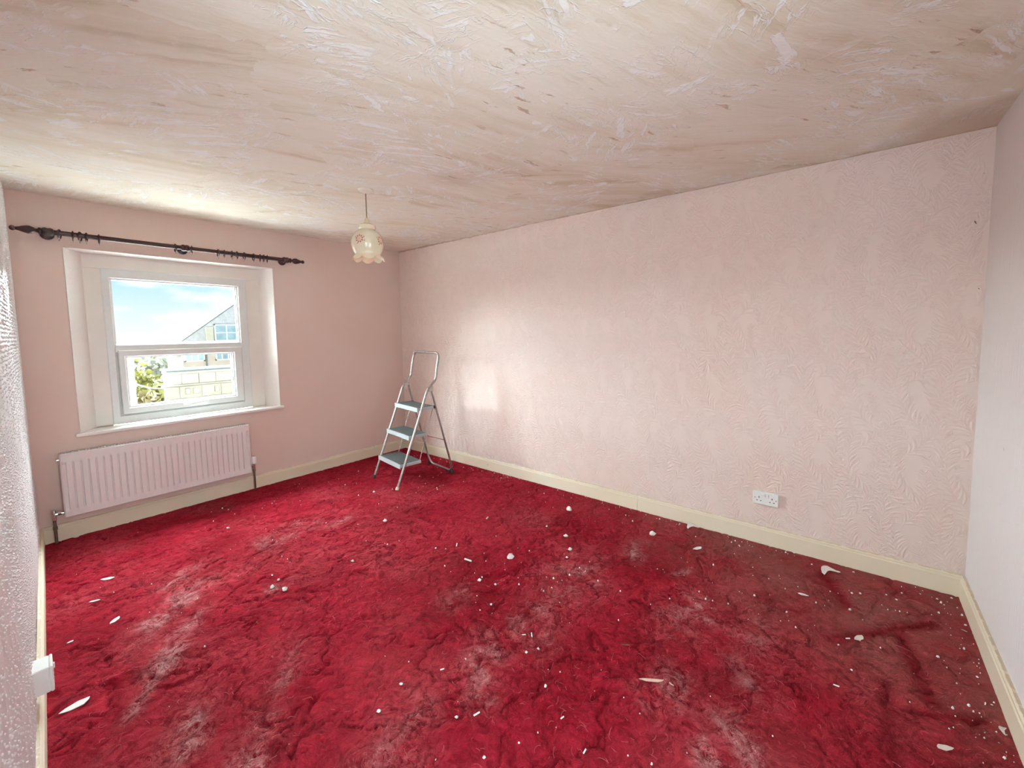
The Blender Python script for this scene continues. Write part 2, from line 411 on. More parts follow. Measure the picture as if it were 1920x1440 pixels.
# --- floor: carpet with real lumps
def build_floor():
    x0, x1, y0, y1 = -.25, W, 0.0, D
    nx, ny = 430, 630
    X, Y = np.meshgrid(np.linspace(x0, x1, nx), np.linspace(y0, y1, ny), indexing='ij')
    h = (fbm(X * 9, Y * 9, 3, 4) - .5) * .010 + (fbm(X * 34, Y * 34, 20, 2) - .5) * .006
    wx = X + (fbm(X * 7, Y * 7, 40, 3) - .5) * .22; wy = Y + (fbm(X * 7, Y * 7, 50, 3) - .5) * .22
    rid = np.abs(fbm(wx * 5.5, wy * 5.5, 60, 3) - .5); h -= .013 * np.clip(1 - rid / .024, 0, 1)
    rid2 = np.abs(fbm(wx * 8 + 9, wy * 8, 70, 2) - .5); h -= .008 * np.clip(1 - rid2 / .026, 0, 1)
    def seg(ax, ay, bx, by, w):
        dx, dy = bx - ax, by - ay; L = dx * dx + dy * dy
        t = np.clip(((X - ax) * dx + (Y - ay) * dy) / L, 0, 1)
        return np.exp(-(((X - ax - t * dx) ** 2 + (Y - ay - t * dy) ** 2) / w ** 2))
    dent = np.zeros_like(X)
    for s in DENTS: dent = np.maximum(dent, seg(*s))
    h -= .008 * dent
    for s in RUCKS: h += .014 * seg(*s)
    edge = np.minimum(np.minimum(W - X, Y), np.minimum(D - Y, X + .2)); h *= np.clip(edge / .06, .2, 1)
    dust = np.zeros_like(X)
    for (ax, ay, rx, ry, an, st) in DUST:
        c, s = math.cos(an), math.sin(an); u = (X - ax) * c + (Y - ay) * s; v = -(X - ax) * s + (Y - ay) * c
        dust = np.maximum(dust, st * np.exp(-(u / rx) ** 2 - (v / ry) ** 2))
    dust = np.clip(dust * (.3 + 1.5 * np.clip(fbm(X * 14, Y * 14, 80, 3) - .32, 0, 1) * 2) + .10 * np.clip(fbm(X * 3, Y * 3, 90, 3) - .5, 0, 1) * 4, 0, 1)
    wear = np.clip((X + .55 * (1.2 - Y) - 2.15) / .7, 0, 1) * np.clip((2.4 - Y) / 1.2, 0, 1)
    wear = np.maximum(wear, .35 * np.clip(fbm(X * 1.6, Y * 1.6, 110, 3) * 3 - 1.35, 0, 1) * np.clip((3.2 - Y) / 1.5, 0, 1))
    Z = h - .004
    o = struct(grid('floor', np.stack([X, Y, Z], -1), M['carpet']))
    attr(o, 'dust', dust); attr(o, 'wear', wear); attr(o, 'dent', dent * .8)
    return o, dust
# pixel-measured marks on the carpet (floor coordinates)
DENTS = []; RUCKS = []; DUST = []
DENTS = [(2.45, .28, 2.05, .215, .035), (2.05, .35, 1.66, .33, .03), (2.82, .585, 2.57, .475, .035), (1.94, .295, 2.06, .08, .025), (2.22, .525, 2.64, .155, .03)]
RUCKS = [(-.02, 2.835, .18, 2.825, .035), (.125, 2.82, .50, 2.76, .03), (1.68, 2.11, 2.41, 1.91, .05)]
DUST = [(.30, 2.79, .10, .035, .9, 1.0), (.52, 3.55, .14, .07, .5, .75), (.35, 2.92, .20, .05, .9, .7), (.24, 2.28, .12, .06, 1.0, .95), (.19, 2.65, .16, .03, 1.0, .6),
        (1.15, 1.70, .16, .09, .6, .75), (1.06, 1.61, .10, .08, .3, .7), (1.47, 1.68, .20, .13, .4, .55), (1.92, 1.72, .26, .17, .2, .55), (2.06, 1.06, .24, .13, -.3, .6),
        (2.08, .85, .20, .10, .2, .45), (1.43, .74, .12, .06, .9, .85), (1.30, .82, .10, .05, .6, .7), (1.12, 3.62, .26, .14, .2, .45), (2.345, 1.234, .06, .025, -.5, .9),
        (.81, 2.99, .07, .04, .3, .8), (.42, 3.27, .22, .08, .7, .8), (1.46, 3.5, .12, .05, .2, .5), (1.36, 2.12, .12, .07, .2, .35), (.75, 1.71, .20, .10, .4, .35),
        (.33, 2.02, .16, .08, .9, .7), (1.47, 1.02, .14, .10, .4, .5), (.33, 3.17, .16, .05, .9, .8), (2.40, 1.55, .15, .08, .1, .5), (1.75, .78, .14, .08, .6, .4), (.60, 2.32, .12, .04, .9, .5)]
FLOOR, _dust = build_floor()

# --- ceiling
def build_ceiling():
    nx, ny = 120, 180
    X, Y = np.meshgrid(np.linspace(-.30, W + .02, nx), np.linspace(-.02, D + .02, ny), indexing='ij')
    Z = zc(X, Y) + (fbm(X * 2.2, Y * 2.2, 5, 3) - .5) * .012
    o = struct(grid('ceiling', np.stack([X, Y, Z], -1), M['ceil']))
    d = np.hypot(X - 2.95, (Y - .02) * .8) + (fbm(X * 6, Y * 6, 8, 3) - .5) * .35
    st = np.clip((.42 - d) / .25, 0, 1) * .8
    d2 = np.hypot((X - 2.92) * 1.6, Y - 1.62) + (fbm(X * 9, Y * 9, 9, 3) - .5) * .22
    st = np.maximum(st, np.clip((.16 - d2) / .12, 0, 1) * .6)
    attr(o, 'stain', st)
    # slab above keeps daylight out
    b = MB(); b.box(-.5, W + .4, -.4, D + .5, 2.46, 2.60); b.build('ceiling_slab', M['gloss'], o, 0)
    return o
build_ceiling()

# --- long right wall with embossed feather paper
def build_right():
    b = MB(); b.box(W, W + .22, -.25, D + .35, -.3, 2.44)
    o = struct(b.build('wall_right', M['paper'], smooth=0))
    # one feather: strips of (centre line, width)
    def feather(seed, lean, flip):
        r = np.random.default_rng(seed); S = []
        L = .30; n = 11
        t = np.linspace(0, 1, 9)
        def stem(tt): return np.stack([flip * (lean * tt + .055 * np.sin(tt * 2.6)), L * tt], -1)
        S.append((stem(t), .0075))
        for i in range(n):
            u = .06 + .92 * i / n
            p = stem(np.array([u]))[0]; q = stem(np.array([u + .02]))[0]; d = (q - p) / np.linalg.norm(q - p); a0 = math.atan2(d[1], d[0])
            ln = .100 * math.sin(PI * (.22 + .74 * u)) ** .8 * (1 + .18 * (r.random() - .5))
            for sd in (-1, 1):
                k = np.linspace(0, 1, 6); ang = a0 + sd * ((.30 + 1.15 * k if seed != 3 else 1.05 - .9 * k) + .2 * (r.random() - .5)); st = ln / 5
                pts = np.zeros((6, 2)); pts[0] = p
                for j in range(1, 6): pts[j] = pts[j - 1] + st * np.array([math.cos(ang[j - 1]), math.sin(ang[j - 1])])
                S.append((pts, .0150))
        return S
    def strip(pts, w, h):
        n = len(pts); d = np.gradient(pts, axis=0); d /= np.linalg.norm(d, axis=1)[:, None] + 1e-9
        nn = np.stack([-d[:, 1], d[:, 0]], -1); tp = np.sin(np.linspace(.35, PI - .25, n))[:, None]
        V = []
        for off, hh in ((-.5, -.0004), (-.2, h), (.2, h), (.5, -.0004)):
            P2 = pts + nn * off * w * tp; V.append(np.concatenate([P2, (hh * tp if hh > 0 else np.full((n, 1), hh))], 1))
        V = np.stack(V, 1).reshape(-1, 3); Q = []
        for i in range(n - 1):
            for k in range(3): Q.append((i * 4 + k, i * 4 + k + 1, (i + 1) * 4 + k + 1, (i + 1) * 4 + k))
        return V, np.array(Q)
    motifs = []
    for sd, lean, fl in ((1, .05, 1), (2, .02, -1), (3, .08, 1), (4, .06, -1)):
        Vs = []; Qs = []; k = 0
        for pts, w in feather(sd, lean, fl):
            V, Q = strip(pts, w, .0040); Vs.append(V); Qs.append(Q + k); k += len(V)
        motifs.append((np.concatenate(Vs), np.concatenate(Qs)))
    AV = []; AQ = []; k = 0; r = np.random.default_rng(11)
    cols = int(4.9 / .104) + 2
    for ci in range(cols):
        for ri in range(-1, 15):
            mi = (ci * 2 + ri * 3) % 4
            V, Q = motifs[mi]
            a = (r.random() - .5) * .16 + (.20 if ci % 2 else -.20); c, s = math.cos(a), math.sin(a)
            px = ci * .104 - .05 + (r.random() - .5) * .02; pz = ri * .20 + (.10 if ci % 2 else 0) + (r.random() - .5) * .02
            yy = V[:, 0] * c - V[:, 1] * s + px; zz = V[:, 0] * s + V[:, 1] * c + pz
            lim = zc(W, 0) + (zc(W, D) - zc(W, 0)) * yy / D - .006
            ok = (yy > .004) & (yy < D - .004) & (zz > BH + .004) & (zz < lim)
            qk = ok[Q].all(1)
            if not qk.any(): continue
            P3 = np.stack([W - V[:, 2], yy, zz], -1)
            AV.append(P3); AQ.append(Q[qk] + k); k += len(P3)
    # small sprigs fill the ground between the big feathers
    for ci in range(int(4.9 / .104) + 2):
        for ri in range(26):
            V, Q = motifs[(ci + ri) % 4]; V = V * np.array([.50, .50, .75])
            a = (r.random() - .5) * 1.5; c, s = math.cos(a), math.sin(a)
            px = ci * .104 + (.0 if ri % 2 else .052) + (r.random() - .5) * .04; pz = ri * .10 + (r.random() - .5) * .04
            yy = V[:, 0] * c - V[:, 1] * s + px; zz = V[:, 0] * s + V[:, 1] * c + pz
            lim = zc(W, 0) + (zc(W, D) - zc(W, 0)) * yy / D - .006
            ok = (yy > .004) & (yy < D - .004) & (zz > BH + .004) & (zz < lim); qk = ok[Q].all(1)
            if not qk.any(): continue
            P3 = np.stack([W - V[:, 2], yy, zz], -1); AV.append(P3); AQ.append(Q[qk] + k); k += len(P3)
    # torn nicks in the paper beside the near corner
    for y, z, w, h in ((.035, 2.02, .010, .014), (.052, 1.93, .016, .022), (.030, 2.16, .006, .006), (.022, 1.60, .005, .008)):
        b = MB(); b.prism([(y - w / 2, z - h * .5), (y + w * .1, z - h * .35), (y + w / 2, z + h * .1), (y + w * .3, z + h / 2), (y - w * .2, z + h * .3)], W - .0008, W + .002, lambda u, v, t: (t, u, v))
        b.build('paper_tear', M['bark'], o, 0)
    V = np.concatenate(AV); Q = np.concatenate(AQ)
    used = np.unique(Q); rm = np.zeros(len(V), int); rm[used] = np.arange(len(used))
    e = npmesh('embossed_feather_relief', V[used], rm[Q], M['paper'], True, o); e['kind'] = 'stuff'
    return o
build_right()

# --- window wall with splayed opening
HX0, HX1, HZ0, HZ1 = .237, 1.580, .712, 2.050       # opening at the wall face
IX0, IX1, IZ0, IZ1 = .335, 1.503, .712, 2.043       # at the lining boards
def build_back():
    b = MB()
    X0, X1, Z0, Z1 = -.5, W + .22, -.3, 2.44
    def ring(o, hx0, hx1, hz0, hz1):
        return [(X0, o, Z0), (X1, o, Z0), (X1, o, Z1), (X0, o, Z1), (hx0, o, hz0), (hx1, o, hz0), (hx1, o, hz1), (hx0, o, hz1)]
    v = ring(0, HX0, HX1, HZ0, HZ1) + ring(.25, IX0 + .02, IX1 - .02, IZ0 + .02, IZ1 + .0)
    f = []
    for s in (0, 8):
        for k in range(4): f.append((s + k, s + (k + 1) % 4, s + 4 + (k + 1) % 4, s + 4 + k))
    for k in range(4): f.append((k, (k + 1) % 4, 8 + (k + 1) % 4, 8 + k))
    v += [(IX0 + .10, .19, IZ0), (IX1 - .10, .19, IZ0), (IX1 - .10, .19, IZ1 - .09), (IX0 + .10, .19, IZ1 - .09)]
    for k in range(4): f.append((16 + k, 16 + (k + 1) % 4, 12 + (k + 1) % 4, 12 + k))
    b.add(v, f)
    o = struct(b.build('wall_back', M['back'], smooth=0, fn=wallmap, recalc=False))
    r = MB()
    v = [(HX0, 0, HZ0), (HX1, 0, HZ0), (HX1, 0, HZ1), (HX0, 0, HZ1), (IX0, .15, IZ0), (IX1, .15, IZ0), (IX1, .15, IZ1), (IX0, .15, IZ1)]
    for nm, q in (('left_reveal', (3, 0, 4, 7)), ('right_reveal', (1, 2, 6, 5)), ('soffit', (2, 3, 7, 6)), ('reveal_base', (0, 1, 5, 4))):
        r = MB(); a = [v[i] for i in q]; c = [(p[0] + (-.004 if nm == 'left_reveal' else .004 if nm == 'right_reveal' else 0), p[1], p[2] + (.004 if nm == 'soffit' else -.004 if nm == 'reveal_base' else 0)) for p in a]
        r.add(a + c, [(0, 1, 2, 3), (7, 6, 5, 4), (0, 4, 5, 1), (1, 5, 6, 2), (2, 6, 7, 3), (3, 7, 4, 0)])
        r.build(nm, M['reveal'], o, 0, wallmap)
    return o
build_back()

# --- left wall: glossy paper with ropy vertical relief
DY0, DY1, DZ = .04, 1.56, 2.40            # invented wide opening beside the camera, lets the added fill in
def build_beads():
    r = np.random.default_rng(17); V = []; Q = []; k = 0
    n = 6; ca = np.cos(np.arange(n) * 2 * PI / n); sa = np.sin(np.arange(n) * 2 * PI / n)
    for y in np.arange(DY1 + .02, CY - .05, .026):
        for z in np.arange(BH + .02, 2.36, .019):
            if r.random() < .30: continue
            yy = y + r.normal(0, .0015); zz = z + r.normal(0, .003); q = r.uniform(.0022, .0042); x0 = xl(yy) + .012 * (float(vnoise(np.array([yy * 1.8]), np.array([zz * 2.2]), 15)[0]) - .5) * .6
            hh = r.uniform(.0014, .0030)
            V.append(np.concatenate([np.stack([np.full(n, x0 - .002), yy + q * ca, zz + q * 1.5 * sa], -1), np.stack([np.full(n, x0 + hh), yy + q * .55 * ca, zz + q * .8 * sa], -1)]))
            i = np.arange(n); j = (i + 1) % n
            Q.append(np.stack([k + i, k + j, k + n + j, k + n + i], -1)); Q.append(np.array([[k + n, k + n + 1, k + n + 2, k + n + 3], [k + n, k + n + 3, k + n + 4, k + n + 5]])); k += 2 * n
    return np.concatenate(V), np.concatenate(Q)
def build_left():
    ny, nz = 520, 170
    Y, Z = np.meshgrid(np.linspace(DY1, CY, ny), np.linspace(-.02, 2.42, nz), indexing='ij')
    off = .0026 * np.sin(Y * 2 * PI / .026 + 2.5 * fbm(Y * 4, Z * 1.2, 12, 2)) * (.35 + 1.3 * fbm(Y * 70, Z * 26, 14, 2))
    off += .012 * (fbm(Y * 1.8, Z * 2.2, 15, 2) - .5) * np.clip((CY - Y) / .4, 0, 1)
    o = struct(grid('wall_left', np.stack([xl(Y) + off - .002, Y, Z], -1), M['left']))
    b = MB(); b.box(-.16, -.02, DY1, CY + .3, -.3, 2.44, 0, leftmap); b.box(-.16, 0, -.2, DY0, -.3, 2.44, 0, leftmap); b.box(-.16, 0, DY0, DY1, DZ, 2.44, 0, leftmap)
    b.build('masonry', M['front'], o, 0)
    V, Q = build_beads(); e = npmesh('beaded_relief', V, Q, M['left'], True, o); e['kind'] = 'stuff'
build_left()
FX_A, FX_B = .06, 1.05  # invented opening in the unseen part of this wall, for the second fill light
b = MB(); b.box(-.5, FX_A, -.16, 0, -.3, 2.44); b.box(FX_B, W + .22, -.16, 0, -.3, 2.44); b.box(FX_A, FX_B, -.16, 0, 2.35, 2.44)
struct(b.build('wall_front', M['front'], smooth=0))
b = MB(); b.box(-1.80, -1.70, -1.65, 2.6, -.3, 2.5); b.box(-1.70, 1.9, -1.65, -1.55, -.3, 2.5); b.box(1.8, 1.9, -1.55, -.16, -.3, 2.5); b.box(-1.70, -.30, 2.5, 2.6, -.3, 2.5)
b.box(-1.80, -.25, -.25, 2.6, 2.44, 2.55); b.box(-1.80, 1.9, -1.65, -.10, 2.44, 2.55)
struct(b.build('wall_fill_box', M['front'], smooth=0))  # unseen shell added around the fill lights
b = MB(); b.box(-1.75, -.20, -.2, 2.55, -.12, -.008); b.box(-1.75, 1.85, -1.6, -.0, -.12, -.008); struct(b.build('floor_fill_box', M['carpet'], smooth=0))  # floor of the shell added for the fill lights

# --- skirting boards
PROF = [(0, -.01), (BT, -.01), (BT, BH - .022), (BT - .004, BH - .016), (BT - .004, BH - .008), (BT - .010, BH), (0, BH)]
def skirting(name, fn, parts):
    o = None
    for i, (a, c) in enumerate(parts):
        b = MB(); b.prism(PROF, a, c, fn)
        if o is None: o = struct(b.build(name, M['cream'], smooth=0))
        else: b.build('board', M['cream'], o, 0)
    return o
skirting('baseboard_back', lambda u, v, t: (t, yw(t) - u, v), [(0.0, W)])
skirting('baseboard_right', lambda u, v, t: (W - u, t, v), [(1.789, D - .01), (.01, 1.786)])
skirting('baseboard_left', lambda u, v, t: (xl(t) + u, t, v), [(DY1 + .02, CY - .02)])
skirting('baseboard_front', lambda u, v, t: (t, u, v), [(FX_B + .02, W - .02)])
# ================================================================== window
def ring_frame(x0, x1, z0, z1, wl, wr, wt, wb, off0, off1, bead=.015, depth=.012):
    b = MB()
    def R(o, a, c, d, e): return [(a, o, d), (c, o, d), (c, o, e), (a, o, e)]
    g = .005
    v = R(off1, x0, x1, z0, z1) + R(off0 + g, x0, x1, z0, z1) + R(off0, x0 + g, x1 - g, z0 + g, z1 - g) \
        + R(off0, x0 + wl, x1 - wr, z0 + wb, z1 - wt) + R(off0 + .006, x0 + wl + .003, x1 - wr - .003, z0 + wb + .003, z1 - wt - .003) \
        + R(off0 + depth, x0 + wl + bead, x1 - wr - bead, z0 + wb + bead, z1 - wt - bead) + R(off1, x0 + wl + bead, x1 - wr - bead, z0 + wb + bead, z1 - wt - bead)
    n = 7; f = []
    for s in range(n):
        t = (s + 1) % n
        for k in range(4): f.append((s * 4 + k, s * 4 + (k + 1) % 4, t * 4 + (k + 1) % 4, t * 4 + k))
    b.add(v, f); return b
FX0, FX1, FZ0, FZ1 = .428, 1.392, .738, 1.943
TZ0, TZ1 = 1.312, 1.362
def build_window():
    root = MB()
    root = ring_frame(FX0, FX1, FZ0, FZ1, .042, .064, .068, .060, .138, .21)
    win = struct(root.build('window_1', M['upvc'], smooth=0, fn=wallmap))
    t = MB(); t.box(FX0 + .045, FX1 - .066, .140, .205, TZ0 - .012, TZ1 - .004, .004); t.build('transom', M['upvc'], win, 0, wallmap)
    t = MB(); t.prism([(TZ1 - .004, .144), (TZ1 + .012, .168), (TZ1 - .004, .168)], FX0 + .05, FX1 - .07, lambda u, v, w: wallmap((w, v, u))); t.build('glazing_bead', M['upvc'], win, 0)
    # rubber seals that show as a dark line on the right-hand glass edge
    for nm, (a, c, d, e) in (('gasket', (FX1 - .084, FX1 - .079, TZ1 + .01, FZ1 - .084)),):
        t = MB(); t.box(a, c, .160, .172, d, e); t.build(nm, M['gasket'], win, 0, wallmap)
    t = MB(); t.box(FX0 + .05, FX1 - .07, .172, .178, TZ1 - .01, FZ1 - .07); t.build('upper_pane', M['glass'], win, 0, wallmap)
    sash = ring_frame(.486, 1.322, .812, 1.316, .034, .058, .046, .046, .122, .20).build('opening_sash', M['upvc'], win, 0, wallmap)
    t = MB(); t.box(.52, 1.29, .160, .166, .84, 1.29); t.build('lower_pane', M['glass'], sash, 0, wallmap)
    t = MB(); t.box(1.322 - .078, 1.322 - .073, .148, .160, .876, 1.256); t.build('gasket', M['gasket'], sash, 0, wallmap)
    t = MB(); t.box(.49, 1.318, .1375, .139, .808, .813); t.build('shadow_gap', M['gasket'], sash, 0, wallmap)
    h = MB(); h.box(.862, .925, .108, .124, .826, .850, .004, )
    h.tube([(.893, .112, .838), (.893, .092, .838), (.905, .084, .840), (.94, .086, .846), (.985, .090, .852), (1.035, .096, .854)], [.011, .011, .011, .010, .009, .007], 8)
    h.build('handle', M['plastic'], sash, 40, wallmap)
    # flat lining boards between papered reveal and frame
    for nm, (a, c, d, e) in (('head', (IX0 - .005, IX1 + .005, FZ1 - .004, IZ1 + .004)), ('left', (IX0 - .008, FX0 + .004, .738, FZ1 - .0045)), ('right', (FX1 - .004, IX1 + .008, .738, FZ1 - .0045))):
        t = MB(); t.box(a, c, .150, .172, d, e, .002); t.build('lining_board', M['gloss'], win, 0, wallmap)
    s = MB(); s.box(HX0 - .026, HX1 + .026, -.030, .0, .708, .735, .006); s.box(HX0 + .001, HX1 - .001, -.002, .02, .709, .7348)
    s.prism([(HX0 + .003, .0), (HX1 - .003, .0), (IX1 + .006, .152), (IX0 - .006, .152)], .712, .7345, lambda u, v, t: (u, v, t))
    s.build('window_sill', M['sill'], win, 30, wallmap)
build_window()

# ================================================================== radiator
def build_radiator():
    X0, X1, Z0, Z1 = .1225, 1.2745, .172, .614; FO = -.088
    c = wallmap((.7, -.04, Z0))
    R = thing('radiator', c, 'white ribbed panel radiator on the pink wall below the window', 'radiator')
    n = 29; px = (X1 - X0 - .044) / n; xa = X0 + .022
    xs = [X0 + .004]
    xs += [xa + (i + k) * px for i in range(n) for k in (0, .05, .15, .40, .60, .85, .95)] + [X1 - .022, X1 - .004]
    za, zb = Z0 + .045, Z1 - .058
    zs = [Z0 + .004, za - .010, za, za + .010, za + .020, zb - .020, zb - .010, zb, zb + .010, Z1 - .004]
    zw = [0, 0, .25, .8, 1, 1, .8, .25, 0, 0]
    P = np.zeros((len(xs), len(zs), 3))
    for i, x in enumerate(xs):
        f = ((x - xa) / px) % 1 if xa <= x < X1 - .0225 else .0
        g = max(0, min(1, (.5 - abs(f - .5) - .04) / .11)) if xa <= x < X1 - .0225 else 0
        g = g * g * (3 - 2 * g)
        for j, z in enumerate(zs):
            P[i, j] = wallmap((x, FO + .0115 * (zw[j] * (1 - g)), z))
    b = MB(); nx, nz = len(xs), len(zs)
    vs = [tuple(q) for q in P.reshape(-1, 3)]; fs = [(i * nz + j, (i + 1) * nz + j, (i + 1) * nz + j + 1, i * nz + j + 1) for i in range(nx - 1) for j in range(nz - 1)]
    b.add(vs, fs); b.build('front_panel', M['rad'], R, 50)
    b = MB()   # rim round the panel and hidden back
    for a, e, d, f_ in ((X0, X0 + .006, Z0, Z1), (X1 - .006, X1, Z0, Z1), (X0, X1, Z0, Z0 + .006), (X0, X1, Z1 - .006, Z1)): b.box(a, e, FO - .001, FO + .018, d, f_, .002, wallmap)
    b.box(X0 + .02, X1 - .02, -.04, -.032, Z0 + .01, Z1 - .02, 0, wallmap)
    b.build('rim', M['rad'], R, 30)
    for a in (X0 - .002, X1 - .001):
        b = MB(); b.box(a, a + .003, FO + .006, -.018, Z0 + .01, Z1, .001, wallmap); b.build('side_cover', M['rad'], R, 0)
    b = MB(); b.box(X0 + .002, X1 - .002, FO + .012, FO + .018, Z1 - .004, Z1 + .004, 0, wallmap); b.box(X0 + .002, X1 - .002, -.026, -.019, Z1 - .004, Z1 + .004, 0, wallmap)
    k = 0
    x = X0 + .01
    while x < X1 - .01: b.box(x, x + .008, FO + .018, -.026, Z1 - .002, Z1 + .004, 0, wallmap); x += .0165
    b.build('top_grille', M['rad'], R, 0)
    # brackets to the wall
    for x in (.35, 1.05):
        b = MB(); b.box(x, x + .03, -.032, -.001, Z0 + .05, Z1 - .06, 0, wallmap); b.build('wall_bracket', M['rad'], R, 0)
    # air vent stub
    b = MB(); b.tube([wallmap((X0 - .016, -.055, Z1 - .04)), wallmap((X0 + .002, -.055, Z1 - .04))], .007, 10); b.build('bleed_valve', M['chrome'], R)
    # lockshield with pipe (left)
    v = MB(); xL = .072
    v.tube([wallmap((X0 + .004, -.055, Z0 + .030)), wallmap((xL, -.055, Z0 + .030))], [.009, .010], 10)
    v.tube([wallmap((xL + .018, -.055, Z0 + .030)), wallmap((xL + .034, -.055, Z0 + .030))], .0135, 6)
    v.tube([wallmap((xL, -.055, Z0 - .010)), wallmap((xL, -.055, Z0 + .045)), wallmap((xL, -.055, Z0 + .062))], [.010, .011, .006], 10)
    va = v.build('lockshield_valve', M['chrome'], R)
    v = MB(); v.tube([wallmap((xL, -.055, Z0 - .005)), wallmap((xL, -.055, .0))], .0085, 10)
    v.tube([wallmap((xL, -.055, .118)), wallmap((xL, -.055, .095))], .012, 6); v.build('pipe', M['brass'], R)
    # thermostatic valve with pipe (right)
    xR = X1 + .030; v = MB()
    v.tube([wallmap((X1 - .002, -.055, Z0 + .052)), wallmap((xR, -.055, Z0 + .052))], [.009, .010], 10)
    v.tube([wallmap((xR, -.055, Z0 + .016)), wallmap((xR, -.055, Z0 + .070))], .011, 10)
    v.build('valve_body', M['chrome'], R)
    v = MB(); q = wallmap((xR, -.055, 0))
    v.lathe([(.012, Z0 + .066), (.021, Z0 + .072), (.022, Z0 + .125), (.019, Z0 + .138), (.008, Z0 + .141)], 14, lambda p: (p[0] + q[0], p[1] + q[1], p[2]))
    v.build('thermostat_head', M['plastic'], R)
    v = MB(); v.tube([wallmap((xR, -.055, Z0 + .02)), wallmap((xR, -.055, .0))], .0085, 10); v.tube([wallmap((xR, -.055, Z0 + .02)), wallmap((xR, -.055, Z0 - .002))], .012, 6); v.build('pipe', M['brass'], R)
build_radiator()

# ================================================================== curtain pole and rings
PO, PZ, PR = -.090, 2.127, .0165
def build_pole():
    R = thing('curtain_pole', wallmap((.92, PO, PZ)), 'dark turned wooden curtain pole mounted above the window', 'curtain pole')
    ax = lambda x0, sg: (lambda v: wallmap((x0 + sg * v[2], PO + v[0], PZ + v[1])))
    b = MB(); b.lathe([(PR, 0), (PR, 1.57)], 16, ax(.135, 1)); b.build('pole', M['wood'], R)
    fin = [(PR, 0), (.022, .004), (.022, .012), (.013, .018), (.012, .026), (.019, .034), (.0265, .050), (.0265, .062), (.021, .080), (.013, .100), (.010, .112), (.0155, .118), (.0165, .126), (.012, .135), (.003, .139)]
    for x0, sg in ((.143, -1), (1.700, 1)):
        b = MB(); b.lathe(fin, 16, ax(x0, sg)); b.build('finial', M['wood'], R)
    for x in (.170, .905, 1.668):
        b = MB()
        b.lathe([(PR + .001, -.026), (.023, -.024), (.0275, -.012), (.024, 0), (.0275, .012), (.023, .024), (PR + .001, .026)], 16, ax(x, 1))
        f = lambda v, x=x: wallmap((x + v[0], PO + .0 + v[2], PZ - .004 + v[1]))
        b.lathe([(.011, .015), (.011, .04), (.018, .05), (.012, .06), (.012, .072), (.034, .078), (.036, .090)], 14, f)
        b.build('bracket', M['wood'], R)
build_pole()
RINGS = [(.222, .5, 'turned dark wooden curtain ring tight against the left bracket'),
         (.285, .12, 'dark wooden curtain ring, leftmost of the loose four left on the pole'), (.318, .62, 'turned dark curtain ring showing its hoop, second of the left four'),
         (.350, .35, 'half-turned dark curtain ring, third of the left four'), (.412, .06, 'dark wooden curtain ring standing apart at the right of the left four'),
         (.842, .05, 'dark curtain ring just left of the middle bracket'), (.947, .5, 'turned dark curtain ring just right of the middle bracket'),
         (1.128, .05, 'dark curtain ring seen edge-on, leftmost of the right-hand row'), (1.172, .3, 'slightly turned dark curtain ring, second of the right-hand row'),
         (1.228, .2, 'dark curtain ring just left of the widely turned hoop'), (1.266, .85, 'widely turned dark curtain ring with open hoop, right half of pole'),
         (1.322, .05, 'edge-on dark curtain ring just right of the widely turned hoop'), (1.396, .05, 'edge-on dark curtain ring left of the crowded three by the right bracket'),
         (1.448, .7, 'turned dark curtain ring, left of the crowded three near right bracket'), (1.478, .3, 'dark curtain ring in the middle of the crowded three near right bracket'),
         (1.507, .4, 'dark curtain ring, right of the crowded three near right bracket')]
def build_rings():
    r_in, w = .0255, .0042
    b = MB(); n = 26
    b.tube([((r_in + w) * 0, (r_in + w) * math.cos(2 * PI * k / n), (r_in + w) * math.sin(2 * PI * k / n)) for k in range(n)], w, 8, True)
    me_r = b.build('curtain_ring', M['wood'])
    e = MB(); n = 10; e.tube([(0, .0045 * math.cos(2 * PI * k / n), -r_in - 2 * w - .006 + .0045 * math.sin(2 * PI * k / n)) for k in range(n)], .0011, 6, True)
    ey = e.build('screw_eye', M['brass'], me_r, origin=(0, 0, 0))
    for i, (x, tw, lab) in enumerate(RINGS):
        if i == 0: o = me_r; c = ey
        else:
            o = me_r.copy(); COL.objects.link(o); c = ey.copy(); COL.objects.link(c); c.parent = o
        # a turned ring leans so that it still rests on the pole
        q = wallmap((x, PO, PZ)); o.location = (q[0], q[1], q[2] + PR - r_in + .0006 + .002 * tw)
        o.rotation_euler = (0, tw * .10, -tw * .62)
        tag(o, lab, 'curtain ring', 'dark wooden rings on the curtain pole')
build_rings()

